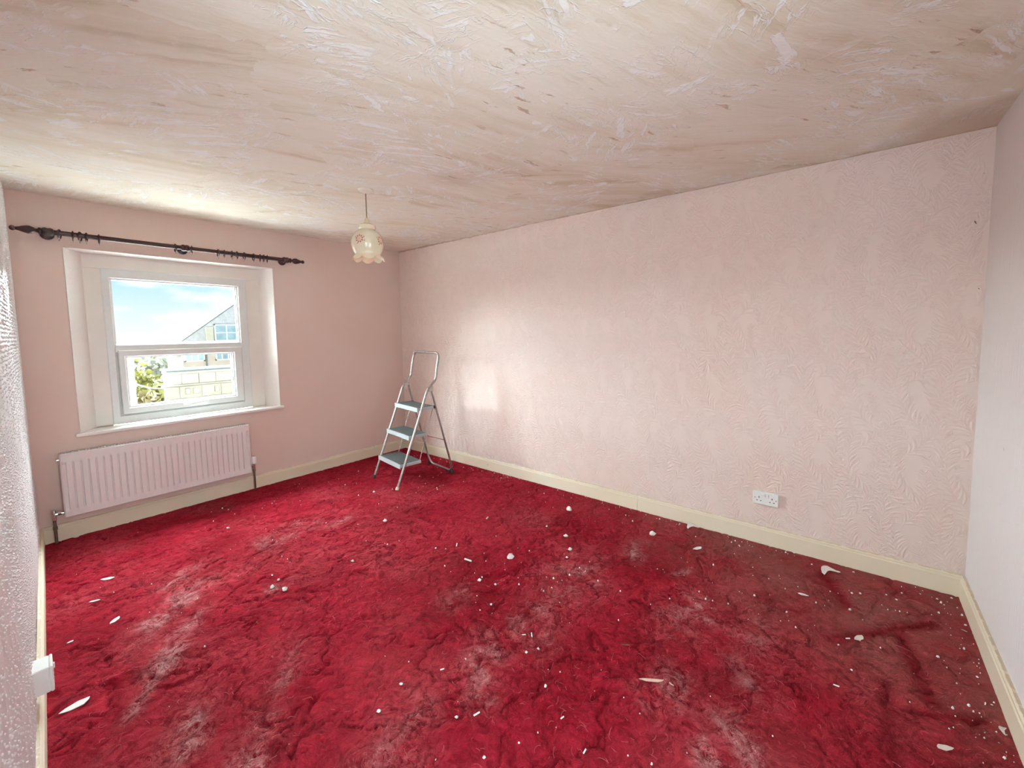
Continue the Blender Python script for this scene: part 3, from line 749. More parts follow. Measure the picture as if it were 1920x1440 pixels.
# ================================================================== pendant light
def build_pendant():
    x, y = 1.527, 3.092; zt = zc(x, y) - .001
    R = thing('pendant_light', (x, y, zt), 'cream floral glass pendant light hanging from the plaster ceiling', 'light')
    T = lambda v: (v[0] + x, v[1] + y, v[2])
    b = MB(); b.lathe([(.050, zt + .004), (.051, zt - .006), (.046, zt - .013), (.026, zt - .022), (.012, zt - .027)], 24, T); b.build('ceiling_rose', M['rose'], R)
    b = MB(); b.tube([T((0, 0, zt - .02)), T((.001, 0, 2.29)), T((0, 0, 2.185))], .0038, 8); b.build('flex', M['cord'], R)
    b = MB(); b.lathe([(.006, 2.196), (.012, 2.190), (.017, 2.176), (.020, 2.158), (.022, 2.148), (.022, 2.02), (.016, 1.99)], 18, T); b.build('lamp_holder', M['holder'], R)
    b = MB(); b.lathe([(.021, 2.156), (.040, 2.153), (.053, 2.146), (.057, 2.136), (.056, 2.124), (.050, 2.116), (.046, 2.113)], 28, T); b.build('gallery_cap', M['shade'], R)
    prof = [(.048, 2.118), (.056, 2.112), (.074, 2.100), (.091, 2.080), (.1015, 2.056), (.1055, 2.034), (.1045, 2.012), (.099, 1.990), (.091, 1.970), (.0835, 1.957), (.0835, 1.951), (.090, 1.941), (.099, 1.931), (.104, 1.921)]
    n = 96; b = MB(); vs = []; fs = []
    def ruff(i, a):
        r, z = prof[i]; t = max(0, (i - 9) / 4.0)
        s = abs(math.sin(a * 4 + .5)); return r + .004 * t * (s - .5), z - .020 * t * t * (s - .45)
    for side in (0, 1):
        for i in range(len(prof)):
            for k in range(n):
                a = 2 * PI * k / n; r, z = ruff(i, a); r -= .003 * side
                vs.append((x + r * math.cos(a), y + r * math.sin(a), z))
    L = len(prof)
    for side in (0, 1):
        for i in range(L - 1):
            for k in range(n):
                o = side * L * n; f = (o + i * n + k, o + i * n + (k + 1) % n, o + (i + 1) * n + (k + 1) % n, o + (i + 1) * n + k); fs.append(f if side == 0 else f[::-1])
    for i in (0, L - 1):
        for k in range(n): fs.append((i * n + k, i * n + (k + 1) % n, L * n + i * n + (k + 1) % n, L * n + i * n + k))
    b.add(vs, fs); sh = b.build('glass_shade', M['shade'], R, 60)
    # printed flowers: small petals lying on the glass
    def rad(z):
        for i in range(L - 1):
            if prof[i][1] >= z >= prof[i + 1][1]:
                t = (prof[i][1] - z) / (prof[i][1] - prof[i + 1][1]); return prof[i][0] * (1 - t) + prof[i + 1][0] * t
        return .09
    toward = math.atan2(CAM[1] - y, CAM[0] - x)
    def on(a0, u, z, o=.0006): r = rad(z) + o; a = a0 + u / .105; return (x + r * math.cos(a), y + r * math.sin(a), z)
    for fi, da in enumerate((-.50, .90, 2.3, -1.95)):
        a0 = toward + da; P = MB(); Cn = MB()
        zc0 = 2.040; 
        for k in range(9):
            g = 2 * PI * k / 9 + .2; d = (math.cos(g), math.sin(g)); e_ = (-d[1], d[0]); s = []
            for q, w in ((.013, 0), (.018, .0045), (.024, .005), (.029, 0)):
                s.append((q, w))
            pts = [(q, w) for q, w in s] + [(q, -w) for q, w in s[-2:0:-1]]
            P.add([on(a0, d[0] * q + e_[0] * w, zc0 + d[1] * q + e_[1] * w) for q, w in pts], [tuple(range(len(pts)))])
        pts = [(.0105 * math.cos(2 * PI * k / 12), .0105 * math.sin(2 * PI * k / 12)) for k in range(12)]
        Cn.add([on(a0, u, zc0 + v) for u, v in pts], [tuple(range(12))])
        for dx, dz in ((.030, .012), (-.030, .014), (.033, -.012), (-.014, -.030)):
            pts = [(dx + .005 * math.cos(2 * PI * k / 8), dz + .0034 * math.sin(2 * PI * k / 8)) for k in range(8)]
            P.add([on(a0, u, zc0 + v) for u, v in pts], [tuple(range(8))])
        P.build('flower_print', M['petal'], sh, 0, recalc=False); Cn.build('flower_centre', M['petalc'], sh, 0, recalc=False)
build_pendant()

# ================================================================== step ladder
def build_ladder():
    O = Vector((2.1165, 3.9175, 0)); U = Vector((.133, .991, 0)); V = Vector((.991, -.133, 0)); hw = .2386
    R = thing('step_ladder', tuple(O + V * .3), 'grey metal folding stepladder with three treads in the far corner', 'stepladder')
    p = lambda u, v, z: tuple(O + U * u + V * v + Vector((0, 0, z)))
    # front rail runs up one side, over the hand bar and down the other
    def side(s):
        w = hw * s
        k = [(0.004, .018), (.10, .262), (.22, .562), (.325, .838), (.338, .868), (.352, .886), (.375, .912), (.415, .952), (.430, .970), (.437, .990), (.4405, 1.010), (.450, 1.07), (.466, 1.150)]
        return [(w, v, z) for v, z in k]
    left = side(1); right = side(-1)
    r = .055; arc = []
    for k in range(0, 9):
        a = PI / 2 * k / 8; arc.append((hw - r + r * math.cos(a), .472 + .010 * math.sin(a), 1.170 + r * math.sin(a)))
    arcR = [(-u, v, z) for u, v, z in arc[::-1]]
    path = [p(*q) for q in left + arc + arcR + right[::-1]]
    b = MB(); b.tube(path, .0120, 12); b.build('front_frame', M['steel'], R, 60)
    # rear U frame
    w = hw - .020
    b = MB(); lf = [(w, .392, .885), (w, .45, .66), (w, .53, .358), (w, .585, .15), (w - .004, .600, .085), (w - .025, .609, .040), (w - .06, .612, .020)]
    path = lf + [(-u, v, z) for u, v, z in lf[::-1]]
    b.tube([p(*q) for q in path], .0098, 10); b.build('rear_frame', M['steel'], R, 60)
    for s in (1, -1):
        b = MB(); b.tube([p(s * (w - .02), .610, .036), p(s * (w + .006), .607, .012), p(s * (w + .006), .610, .003)], [.014, .018, .018], 10); b.build('rubber_foot', M['rubber'], R)
        b = MB(); b.tube([p(s * hw, .003, .026), p(s * hw, -.004, .003)], [.0145, .016], 10); b.build('rubber_foot', M['holder'] if s < 0 else M['rubber'], R)
        # hinge plate
        b = MB(); b.box(-.004, .004, -.032, .030, -.030, .020, .003, lambda q, s=s: p(s * (hw - .013) + q[0], .383 + q[1], .888 + q[2])); b.build('hinge_plate', M['chrome'], R)
    treads = [(.045, .262, .215), (.142, .338, .465), (.238, .425, .715)]
    for a, c, z in treads:
        wt = hw - .016
        b = MB(); b.box(-wt, wt, a, c, z - .028, z, .004, lambda q: p(*q)); td = b.build('tread', M['treadlip'], R, 0)
        m_ = MB(); m_.box(-wt + .008, wt - .008, a + .010, c - .006, z - .002, z + .0012, .001, lambda q: p(*q))
        n = 12
        for i in range(n):
            v0 = a + .016 + (c - a - .03) * i / n; m_.box(-wt + .012, wt - .012, v0, v0 + .008, z, z + .0026, 0, lambda q: p(*q))
        m_.build('tread_mat', M['tread'], td, 0)
        b = MB(); b.box(-wt - .002, wt + .002, a - .004, a + .004, z - .038, z + .003, .002, lambda q: p(*q)); b.build('front_lip', M['treadlip'], td, 0)
        vr = .39 * (z - .014)
        b = MB(); b.tube([p(hw, vr, z - .014), p(-hw, vr, z - .014)], .005, 8); b.build('pivot_rod', M['steel'], R)
    for s in (1, -1):
        ww_ = s * (hw - .030)
        b = MB(); b.tube([p(ww_, .415, .700), p(ww_, .330, .455), p(ww_, .252, .205)], .0035, 8); b.build('link_rod', M['chrome'], R)
        b = MB(); b.tube([p(ww_, .332, .452), p(ww_ + s * .004, .352, .430), p(ww_ + s * .008, .52, .362)], .0045, 8); b.build('brace_bar', M['chrome'], R)
        b = MB(); b.box(-.010, .010, -.012, .018, -.016, .012, .003, lambda q, s=s: p(s * (hw - .022) + q[0], .425 + q[1], .705 + q[2])); b.build('rear_catch', M['rubber'], R, 0)
build_ladder()

# ================================================================== sockets
def build_socket():
    y0, y1, z0, z1 = .838, .986, .262, .348; dx = .020
    R = thing('double_socket', (W, (y0 + y1) / 2, z0), 'white double electrical socket on the embossed long wall above skirting', 'socket')
    b = MB(); b.box(W - dx + .005, W, y0 + .003, y1 - .003, z0 + .003, z1 - .003, .001); b.build('back_box', M['plastic'], R, 0)
    b = MB(); b.box(W - dx - .004, W - dx + .006, y0, y1, z0, z1, .004); b.build('face_plate', M['plastic'], R, 0)
    ym = (y0 + y1) / 2; xf = W - dx - .004
    for s in (-1, 1):
        b = MB(); b.prism([(-.0045, -.008), (.0045, -.008), (.0045, .008), (-.0045, .008)], 0, .0045, lambda u, v, t, s=s: (xf - t * (1.0 if v * s > 0 else .4), ym + s * .009 + u, z1 - .022 + v)); b.build('switch_rocker', M['plastic'], R, 0)
        b = MB()
        yc = ym + s * .037
        b.box(xf - .0004, xf + .001, yc - .0025, yc + .0025, z0 + .044, z0 + .054)
        for k in (-1, 1): b.box(xf - .0004, xf + .001, yc + k * .011 - .0035, yc + k * .011 + .0035, z0 + .024, z0 + .029)
        b.build('pin_holes', M['hole'], R, 0)
        b = MB(); b.tube([(xf - .0008, ym + s * .0602, z0 + .043), (xf + .001, ym + s * .0602, z0 + .043)], .0032, 10); b.build('screw', M['brass'], R)
        b = MB(); b.box(xf - .0006, xf + .001, ym + s * .009 - .009, ym + s * .009 - .0075, z1 - .032, z1 - .012); b.build('switch_gap', M['hole'], R, 0)
build_socket()
def build_left_box():
    y0, y1, z0, z1 = 2.70, 2.79, .150, .243; f = lambda v: leftmap(v)
    R = thing('surface_socket_box', leftmap((0, (y0 + y1) / 2, z0)), 'white surface-mounted socket box low on the left wall above skirting', 'socket')
    b = MB(); b.box(-.006, .040, y0, y1, z0, z1, .003, f); b.build('back_box', M['plastic'], R, 0)
    b = MB(); b.box(.040, .049, y0 - .001, y1 + .001, z0 - .001, z1 + .001, .003, f); b.build('face_plate', M['plastic'], R, 0)
    b = MB(); b.box(.049, .054, (y0 + y1) / 2 - .006, (y0 + y1) / 2 + .006, z1 - .032, z1 - .014, .001, f); b.build('switch_rocker', M['plastic'], R, 0)
    b = MB()
    for dy, dz in ((0, .05), (-.011, .026), (.011, .026)): b.box(.0485, .0494, (y0 + y1) / 2 + dy - .003, (y0 + y1) / 2 + dy + .003, z0 + dz - .003, z0 + dz + .003, 0, f)
    b.build('pin_holes', M['hole'], R, 0)
build_left_box()

# ================================================================== plaster debris on the carpet
DEBRIS = [
    (2.67, 2.221, 'chunk', 0.0638, 'plaster_chunk', 'large rounded white plaster chunk on carpet nearest the skirting joint'),
    (1.84, 2.133, 'chunk', 0.057, 'plaster_chunk', 'largest white plaster chunk in middle of red carpet with a peaked top'),
    (2.282, 2.003, 'chunk', 0.0369, 'plaster_chunk', 'oval white plaster lump behind the squarish chip in mid carpet'),
    (2.155, 1.889, 'chunk', 0.0347, 'plaster_chunk', 'squarish upright white plaster chip in front of an oval lump'),
    (2.066, 1.858, 'chunk', 0.0202, 'plaster_chunk', 'tiny plaster crumb touching the squarish chip, on its near side'),
    (1.548, 2.117, 'chunk', 0.0275, 'plaster_chunk', 'pointed white plaster chip in front of the largest chunk on the carpet'),
    (1.581, 2.024, 'chunk', 0.0181, 'plaster_chunk', 'small dull plaster crumb just right of the pointed white chip'),
    (1.657, 2.322, 'stick', 0.0465, 'plaster_sliver', 'white bar-shaped plaster sliver left of the largest chunk on the carpet'),
    (1.749, 2.524, 'stick', 0.0286, 'plaster_sliver', 'short tilted white sliver behind the bar-shaped sliver in mid carpet'),
    (1.634, 2.605, 'chunk', 0.0176, 'plaster_chunk', 'tiny lone white crumb left of the short tilted sliver in mid carpet'),
    (2.156, 2.634, 'stick', 0.0448, 'plaster_sliver', 'thin pinkish sliver on carpet between stepladder and the large rounded chunk'),
    (2.331, 2.2, 'chunk', 0.0195, 'plaster_chunk', 'small white crumb behind and left of the oval plaster lump'),
    (1.656, 3.221, 'chunk', 0.0364, 'plaster_chunk', 'white plaster chip on carpet straight in front of the stepladder'),
    (1.926, 3.807, 'chunk', 0.0287, 'plaster_chunk', 'tiny white chip on carpet left of the stepladder front foot'),
    (1.211, 2.895, 'chunk', 0.0234, 'plaster_chunk', 'lone white chip on bright red carpet in front of the window'),
    (0.881, 4.059, 'chunk', 0.0237, 'plaster_chunk', 'small pale chip on dark red carpet in front of radiator right half'),
    (0.826, 2.926, 'chunk', 0.0388, 'plaster_chunk', 'star-shaped pale plaster lump at right end of a dusty patch'),
    (0.791, 3.003, 'chunk', 0.0331, 'plaster_chunk', 'crumbled pale plaster lump left of the star-shaped lump'),
    (0.842, 3.054, 'chunk', 0.0186, 'plaster_chunk', 'small round crumb behind two pale plaster lumps on left carpet'),
    (0.225, 3.882, 'flake', 0.0567, 'plaster_flake', 'dusty grey flake on the carpet left half below the radiator left end'),
    (0.149, 3.645, 'flake', 0.0404, 'plaster_flake', 'forked pale flake on the carpet near the left wall, behind the socket box'),
    (0.189, 3.335, 'flake', 0.0481, 'plaster_flake', 'flat whitish flake on left carpet in front of the forked pale flake'),
    (0.035, 3.304, 'flake', 0.02, 'plaster_flake', 'small white speck of plaster on carpet beside the left wall socket box'),
    (0.013, 2.786, 'flake', 0.0741, 'plaster_flake', 'big bright white pointed shard on carpet by the left wall'),
    (-0.035, 2.994, 'scrap', 0.0196, 'paper_scrap', 'little torn paper scrap against left skirting in front of the socket box'),
    (0.849, 1.875, 'chunk', 0.0173, 'plaster_chunk', 'small white chip on carpet behind a dark burnt spot'),
    (0.727, 1.843, 'chunk', 0.0181, 'plaster_chunk', 'white plaster chip on carpet just left of a dark burnt spot'),
    (1.003, 1.804, 'stick', 0.018, 'plaster_sliver', 'small bent white sliver on the carpet behind the round pellet'),
    (1.104, 1.767, 'chunk', 0.0093, 'plaster_chunk', 'tiny white crumb behind the small bent sliver in near carpet'),
    (0.894, 1.596, 'chunk', 0.0158, 'plaster_pellet', 'round white pellet on near carpet left of a straight pale stick'),
    (0.943, 1.541, 'stick', 0.0278, 'plaster_sliver', 'straight pale stick-like sliver on near carpet right of the round pellet'),
    (1.128, 1.283, 'stick', 0.0177, 'plaster_sliver', 'small upright pale sliver on near carpet below the burgundy middle'),
    (0.962, 1.353, 'chunk', 0.0093, 'plaster_chunk', 'tiny white crumb on near carpet close to the bottom centre of view'),
    (1.355, 1.559, 'chunk', 0.0241, 'plaster_pellet', 'white oval pellet on dusty carpet middle, largest of its cluster'),
    (1.397, 1.625, 'stick', 0.0225, 'plaster_sliver', 'bright standing white sliver behind the oval pellet'),
    (1.378, 1.661, 'stick', 0.0201, 'plaster_sliver', 'dull standing sliver left of the bright sliver behind the oval pellet'),
    (1.298, 1.582, 'chunk', 0.0142, 'plaster_chunk', 'dull pinkish crumb left of the white oval pellet'),
    (1.441, 1.927, 'chunk', 0.0167, 'plaster_chunk', 'white crumb directly behind a flat thin sliver in the carpet centre'),
    (1.399, 1.885, 'stick', 0.0217, 'plaster_sliver', 'flat thin sliver lying in front of a white crumb in the carpet centre'),
    (2.677, 1.545, 'chunk', 0.052, 'plaster_chunk', 'double white plaster lump on carpet near the long wall skirting'),
    (2.674, 1.243, 'flake', 0.0625, 'plaster_flake', 'angular white flake on carpet below the long wall, left of the socket'),
    (2.935, 1.349, 'scrap', 0.0916, 'paper_scrap', 'looped paper scrap lying against the long wall skirting'),
    (2.858, 0.556, 'scrap', 0.1117, 'paper_scrap', 'long torn white paper scrap by the skirting below the double socket'),
    (2.512, 0.659, 'flake', 0.0426, 'plaster_flake', 'slim white flake on carpet in front of the long torn paper scrap'),
    (2.527, 0.464, 'chunk', 0.0162, 'plaster_chunk', 'white crumb near the right corner, nearer than a pair of crumbs'),
    (2.689, 0.458, 'chunk', 0.0143, 'plaster_chunk', 'left crumb of a close pair near the right corner skirting'),
    (2.711, 0.423, 'chunk', 0.0142, 'plaster_chunk', 'right crumb of a close pair near the right corner skirting'),
    (2.309, 0.431, 'flake', 0.054, 'plaster_flake', 'plump teardrop-shaped cream flake on worn brownish carpet'),
    (2.267, 0.469, 'stick', 0.0171, 'plaster_sliver', 'small curved sliver touching the left of the teardrop-shaped flake'),
    (2.192, 0.502, 'chunk', 0.0096, 'plaster_chunk', 'tiny crumb lying left and in front of the teardrop-shaped flake'),
    (2.052, 0.455, 'chunk', 0.0111, 'plaster_chunk', 'white crumb on worn carpet well in front of the teardrop-shaped flake'),
    (1.91, 0.502, 'stick', 0.019, 'plaster_sliver', 'short slanting white sliver on carpet in front of the worn corner'),
    (2.774, 0.275, 'chunk', 0.014, 'plaster_chunk', 'white crumb in front of the long wall skirting close to the corner'),
    (2.783, 0.315, 'chunk', 0.0113, 'plaster_chunk', 'tiny pale crumb left of the white crumb close to the corner'),
    (2.889, 0.112, 'chunk', 0.0139, 'plaster_chunk', 'crumb lying nearest the far right corner of the skirting'),
    (2.886, 0.647, 'chunk', 0.0128, 'plaster_chunk', 'tiny crumb left of the long torn paper scrap by the skirting'),
    (1.6, 1.25, 'flake', 0.0361, 'brown_paint_flake', 'glossy brown curled flake on carpet behind the long pinkish shard'),
    (1.488, 1.088, 'flake', 0.0866, 'pink_paint_shard', 'long pointed pinkish shard on near carpet, right of the middle'),
    (1.516, 1.016, 'scrap', 0.0213, 'paper_scrap', 'small curl of pale paper at the tip of the long pinkish shard'),
    (1.834, 0.206, 'flake', 0.0468, 'cream_paint_flake', 'cream pointed flake on worn carpet at bottom right of view'),
    (2.035, 0.037, 'scrap', 0.041, 'paper_scrap', 'twisted white paper scrap against the front skirting at bottom right'),
    (2.645, 0.049, 'scrap', 0.0199, 'paper_scrap', 'tiny paper curl close to the front skirting near the corner'),
    (2.313, 0.059, 'chunk', 0.0108, 'plaster_chunk', 'white crumb beside the front skirting halfway to the corner'),
    (2.169, 0.043, 'chunk', 0.01, 'plaster_chunk', 'pale crumb beside the front skirting, nearer than its neighbour'),
    (1.071, 1.154, 'stick', 0.0162, 'plaster_sliver', 'pale sliver on the nearest carpet at the bottom of view'),
    (0.747, 1.535, 'chunk', 0.0089, 'plaster_chunk', 'small white crumb on nearest carpet below the round pellet'),
]

def floor_z(x, y):
    x0, x1, y0, y1 = -.25, W, 0.0, D
    co = FLOORZ; i = min(max(int((x - x0) / (x1 - x0) * 429 + .5), 0), 429); j = min(max(int(y / y1 * 629 + .5), 0), 629)
    return float(co[i, j])
_c = np.zeros(430 * 630 * 3, np.float32); FLOOR.data.vertices.foreach_get('co', _c); FLOORZ = _c.reshape(430, 630, 3)[:, :, 2]
def build_debris():
    r = random.Random(5)
    for i, (x, y, kind, w, nm, lab) in enumerate(DEBRIS):
        z = floor_z(x, y); b = MB(); a0 = r.random() * 6.28
        mat = M['chip']
        if kind == 'chunk':
            rad = w / 2; n = 6; vs = []; fs = []
            rings = ((.72, -.25), (1.0, .12), (.78, .52), (.34, .86))
            for q, hh in rings:
                for k in range(n):
                    a = 2 * PI * k / n + r.uniform(-.12, .12); rr = rad * q * r.uniform(.62, 1.12)
                    vs.append((rr * math.cos(a), rr * math.sin(a) * .85, rad * (hh * .82 + r.uniform(-.12, .12)) ))
            vs.append((r.uniform(-.2, .2) * rad, r.uniform(-.2, .2) * rad, rad * .85))
            for i_ in range(3):
                for k in range(n): fs.append((i_ * n + k, i_ * n + (k + 1) % n, (i_ + 1) * n + (k + 1) % n, (i_ + 1) * n + k))
            for k in range(n): fs.append((3 * n + k, 3 * n + (k + 1) % n, 4 * n))
            fs.append(tuple(range(n))[::-1]); b.add(vs, fs); lift = rad * .22
        elif kind == 'flake':
            L = w * .62; Wd = w * (.085 if 'pinkish' in lab else .22); th = .0025
            poly = [(-L * .9, -Wd * .1), (-L * .35, -Wd * .9), (L * .45, -Wd), (L * .8, -Wd * .2), (L * .9, Wd * .5), (L * .2, Wd), (-L * .55, Wd * .55)]
            poly = [(u * r.uniform(.9, 1.08), v * r.uniform(.85, 1.12)) for u, v in poly]
            t1 = .16
            b.prism(poly, 0, th, lambda u, v, t: (u, v, t + .35 * t1 * abs(u) + .08 * v)); lift = .002
            if 'pink' in lab: mat = M['shard']
            if 'brown' in lab: mat = M['brown']
            if 'cream' in lab or 'dusty' in lab: mat = M['paperscrap']
        elif kind == 'stick':
            h = w / 2; q = max(.0022, w * .10)
            b.box(-h, h, -q, q, 0, 1.6 * q, q * .3, lambda v: (v[0], v[1] + .15 * abs(v[0]), v[2] + .18 * (v[0] + h))); lift = .001
        else:
            L = w; n = 9; Wd = w * .20; vs = []; fs = []
            for k in range(n):
                t = k / (n - 1); ww_ = Wd * (.25 + 1.5 * math.sin(PI * min(1, t * .9 + .1)) ** 1.0) * r.uniform(.8, 1.1)
                cx_ = (t - .5) * L; cyy = .18 * L * math.sin(t * 4.0); cz = .004 + .22 * Wd + .16 * L * max(0, math.sin(t * 3.6)) * .6
                for s in (-1, 1):
                    for th in (0, .0010): vs.append((cx_, cyy + s * ww_ * .5, cz + (.35 * ww_ if s > 0 else 0) + th))
            for k in range(n - 1):
                o = 4 * k
                for u, v in ((0, 1), (1, 3), (3, 2), (2, 0)): fs.append((o + u, o + v, o + 4 + v, o + 4 + u))
            fs += [(0, 1, 3, 2), (4 * n - 4, 4 * n - 2, 4 * n - 1, 4 * n - 3)]
            b.add(vs, fs); lift = .0; mat = M['paperscrap'] if 'pale' in lab or 'torn paper' in lab else M['chip']
        ang = -.61 if w > .05 and kind in ('flake', 'scrap') else a0
        if 'by the left wall' in lab: ang = .05
        if 'pinkish shard' in lab and kind == 'flake': ang = -1.02
        o = b.build(nm, mat, smooth=0 if kind == 'chunk' else 25)
        o.location = (x, y, z + lift); o.rotation_euler = (0, 0, ang)
        tag(o, lab, 'debris', 'plaster and paint debris scattered on the carpet')
build_debris()
def build_crumbs():
    """fine crumbs and pulled pile: far too many to count"""
    V = []; Q = []; r = np.random.default_rng(21); k = 0
    pts = []
    while len(pts) < 330:
        x = r.uniform(.1, W - .05); y = r.uniform(.08, D - .2)
        near = x > 2.2 and y < 1.3
        d = float(fbm(np.array([x * 1.7]), np.array([y * 1.7]), 33, 2)[0])
        if r.random() < (.9 if near else max(0, (d - .38) * 2.4)): pts.append((x, y))
    for s in range(170): pts.append((W - .03 - abs(r.normal(0, .06)), r.uniform(.05, D - .3)) if s % 2 else (r.uniform(1.2, W - .05), .03 + abs(r.normal(0, .06))))
    for x, y in pts:
        s = min(.0062, .0016 + r.exponential(.0014)); z = floor_z(x, y); a = r.uniform(0, 6.28)
        base = [(math.cos(a + t) * s * r.uniform(.7, 1.3), math.sin(a + t) * s * r.uniform(.7, 1.3)) for t in (0, 1.57, 3.14, 4.71)]
        V += [(x + u, y + v, z - .001) for u, v in base] + [(x + u * .6, y + v * .6, z + s * 1.3) for u, v in base]
        Q += [(k + 4, k + 5, k + 6, k + 7)] + [(k + i, k + (i + 1) % 4, k + 4 + (i + 1) % 4, k + 4 + i) for i in range(4)]; k += 8
    o = npmesh('plaster_crumbs', np.array(V), np.array(Q), M['chip'], False)
    tag(o, 'fine white plaster crumbs and dust sprinkled over the red carpet', 'crumbs', kind='stuff')
build_crumbs()
def build_fluff():
    r = np.random.default_rng(31); N = 4600; n = 7
    x = r.uniform(-.0, W - .03, N); y = r.uniform(.05, 4.2, N)
    dens = np.clip(fbm(x * 1.9, y * 1.9, 44, 3) * 2.4 - .75, .05, 1) * np.clip(1.35 - y / 4.2, .1, 1)
    ok = r.random(N) < dens; x, y = x[ok], y[ok]; N = len(x)
    a = r.uniform(0, 6.28, N); curl = r.normal(0, 55, N); L = r.uniform(.012, .045, N)
    P = np.zeros((N, n, 3)); P[:, 0, 0] = x; P[:, 0, 1] = y
    for k in range(1, n):
        a = a + curl * L / n; P[:, k, 0] = P[:, k - 1, 0] + np.cos(a) * L / n; P[:, k, 1] = P[:, k - 1, 1] + np.sin(a) * L / n
    i = np.clip(((P[..., 0] + .25) / (W + .25) * 429 + .5).astype(int), 0, 429); j = np.clip((P[..., 1] / D * 629 + .5).astype(int), 0, 629)
    P[..., 2] = FLOORZ[i, j] + .0012 + .0035 * np.sin(np.linspace(0, PI, n))[None, :] * r.random(N)[:, None]
    d = np.gradient(P, axis=1); nn = np.stack([-d[..., 1], d[..., 0], 0 * d[..., 0]], -1); nn /= np.linalg.norm(nn, axis=-1)[..., None] + 1e-9
    w = .00065; t = np.array([0, 0, w])
    Vv = np.stack([P + nn * w, P + t * 1.3, P - nn * w], 2).reshape(-1, 3)
    b = (np.arange(N)[:, None] * n + np.arange(n - 1)[None, :]).reshape(-1) * 3
    Q = np.concatenate([np.stack([b, b + 1, b + 4, b + 3], -1), np.stack([b + 1, b + 2, b + 5, b + 4], -1)])
    o = npmesh('carpet_fluff', Vv, Q, M['fluff'], True, FLOOR); o['kind'] = 'stuff'
build_fluff()

# ================================================================== outside the window
GZ = -3.2
b = MB(); b.box(-6, 8, D + .27, 10.8, -.62, -.45); struct(b.build('bounce_reflector', M['sill'], smooth=0))  # unseen white slab added below the window to bounce daylight onto the ceiling
b = MB(); b.box(-150, 150, D + .4, 320, GZ - .3, GZ); struct(b.build('ground', M['ground'], smooth=0))
def build_hill():
    X, Y = np.meshgrid(np.linspace(-160, 160, 60), np.linspace(110, 300, 24), indexing='ij')
    t = np.clip((Y - 110) / 120, 0, 1); Z = GZ + t * t * (3 - 2 * t) * (1.6 + 3.0 * fbm(X * .02, Y * .02, 77, 3))
    struct(grid('hillside', np.stack([X, Y, Z], -1), M['hill']))
build_hill()
def tree(name, c, rad, mat, lab, seed, nleaf=2600, size=.16):
    r = np.random.default_rng(seed)
    R = thing(name, (c[0], c[1], GZ), lab, 'tree', 'trees outside the window')
    u = r.normal(size=(nleaf, 3)); u /= np.linalg.norm(u, axis=1)[:, None]
    lump = 1 + .28 * np.sin(u[:, :1] * 5 + 1) * np.cos(u[:, 1:2] * 4) + .2 * np.sin(u[:, 2:] * 6)
    P = u * np.array(rad) * (r.random((nleaf, 1)) ** .33) * lump + np.array((0, 0, c[2] - GZ))
    a = r.normal(size=(nleaf, 3)); a /= np.linalg.norm(a, axis=1)[:, None]
    q = np.cross(a, r.normal(size=(nleaf, 3))); q /= np.linalg.norm(q, axis=1)[:, None] + 1e-9
    s = size * r.uniform(.6, 1.3, (nleaf, 1)); V = np.stack([P - a * s, P - q * s * .5, P + a * s, P + q * s * .5], 1).reshape(-1, 3)
    o = npmesh('foliage', V, np.arange(nleaf * 4).reshape(-1, 4), mat, False, R); o['kind'] = 'stuff'
    b = MB(); b.tube([(c[0], c[1], GZ), (c[0] + .1, c[1], GZ + (c[2] - GZ) * .6), (c[0], c[1] + .1, c[2] + rad[2] * .4)], [.16, .11, .04], 8); b.build('trunk', M['bark'], R)
tree('bushy_tree', (3.05, 22.5, -.95), (1.25, 1.2, 1.25), M['leaf'], 'yellow-green leafy tree outside beyond the stone pier', 1)
tree('brown_tree', (2.75, 18.5, -1.75), (.95, .9, 1.25), M['leaf2'], 'brownish autumn tree outside, in front of the yellow-green tree', 2)
tree('far_tree', (7.0, 55, -1.2), (4.2, 3, 1.9), M['farleaf'], 'pale hazy tree far outside behind the yellow-green tree', 3, 3000, .4)

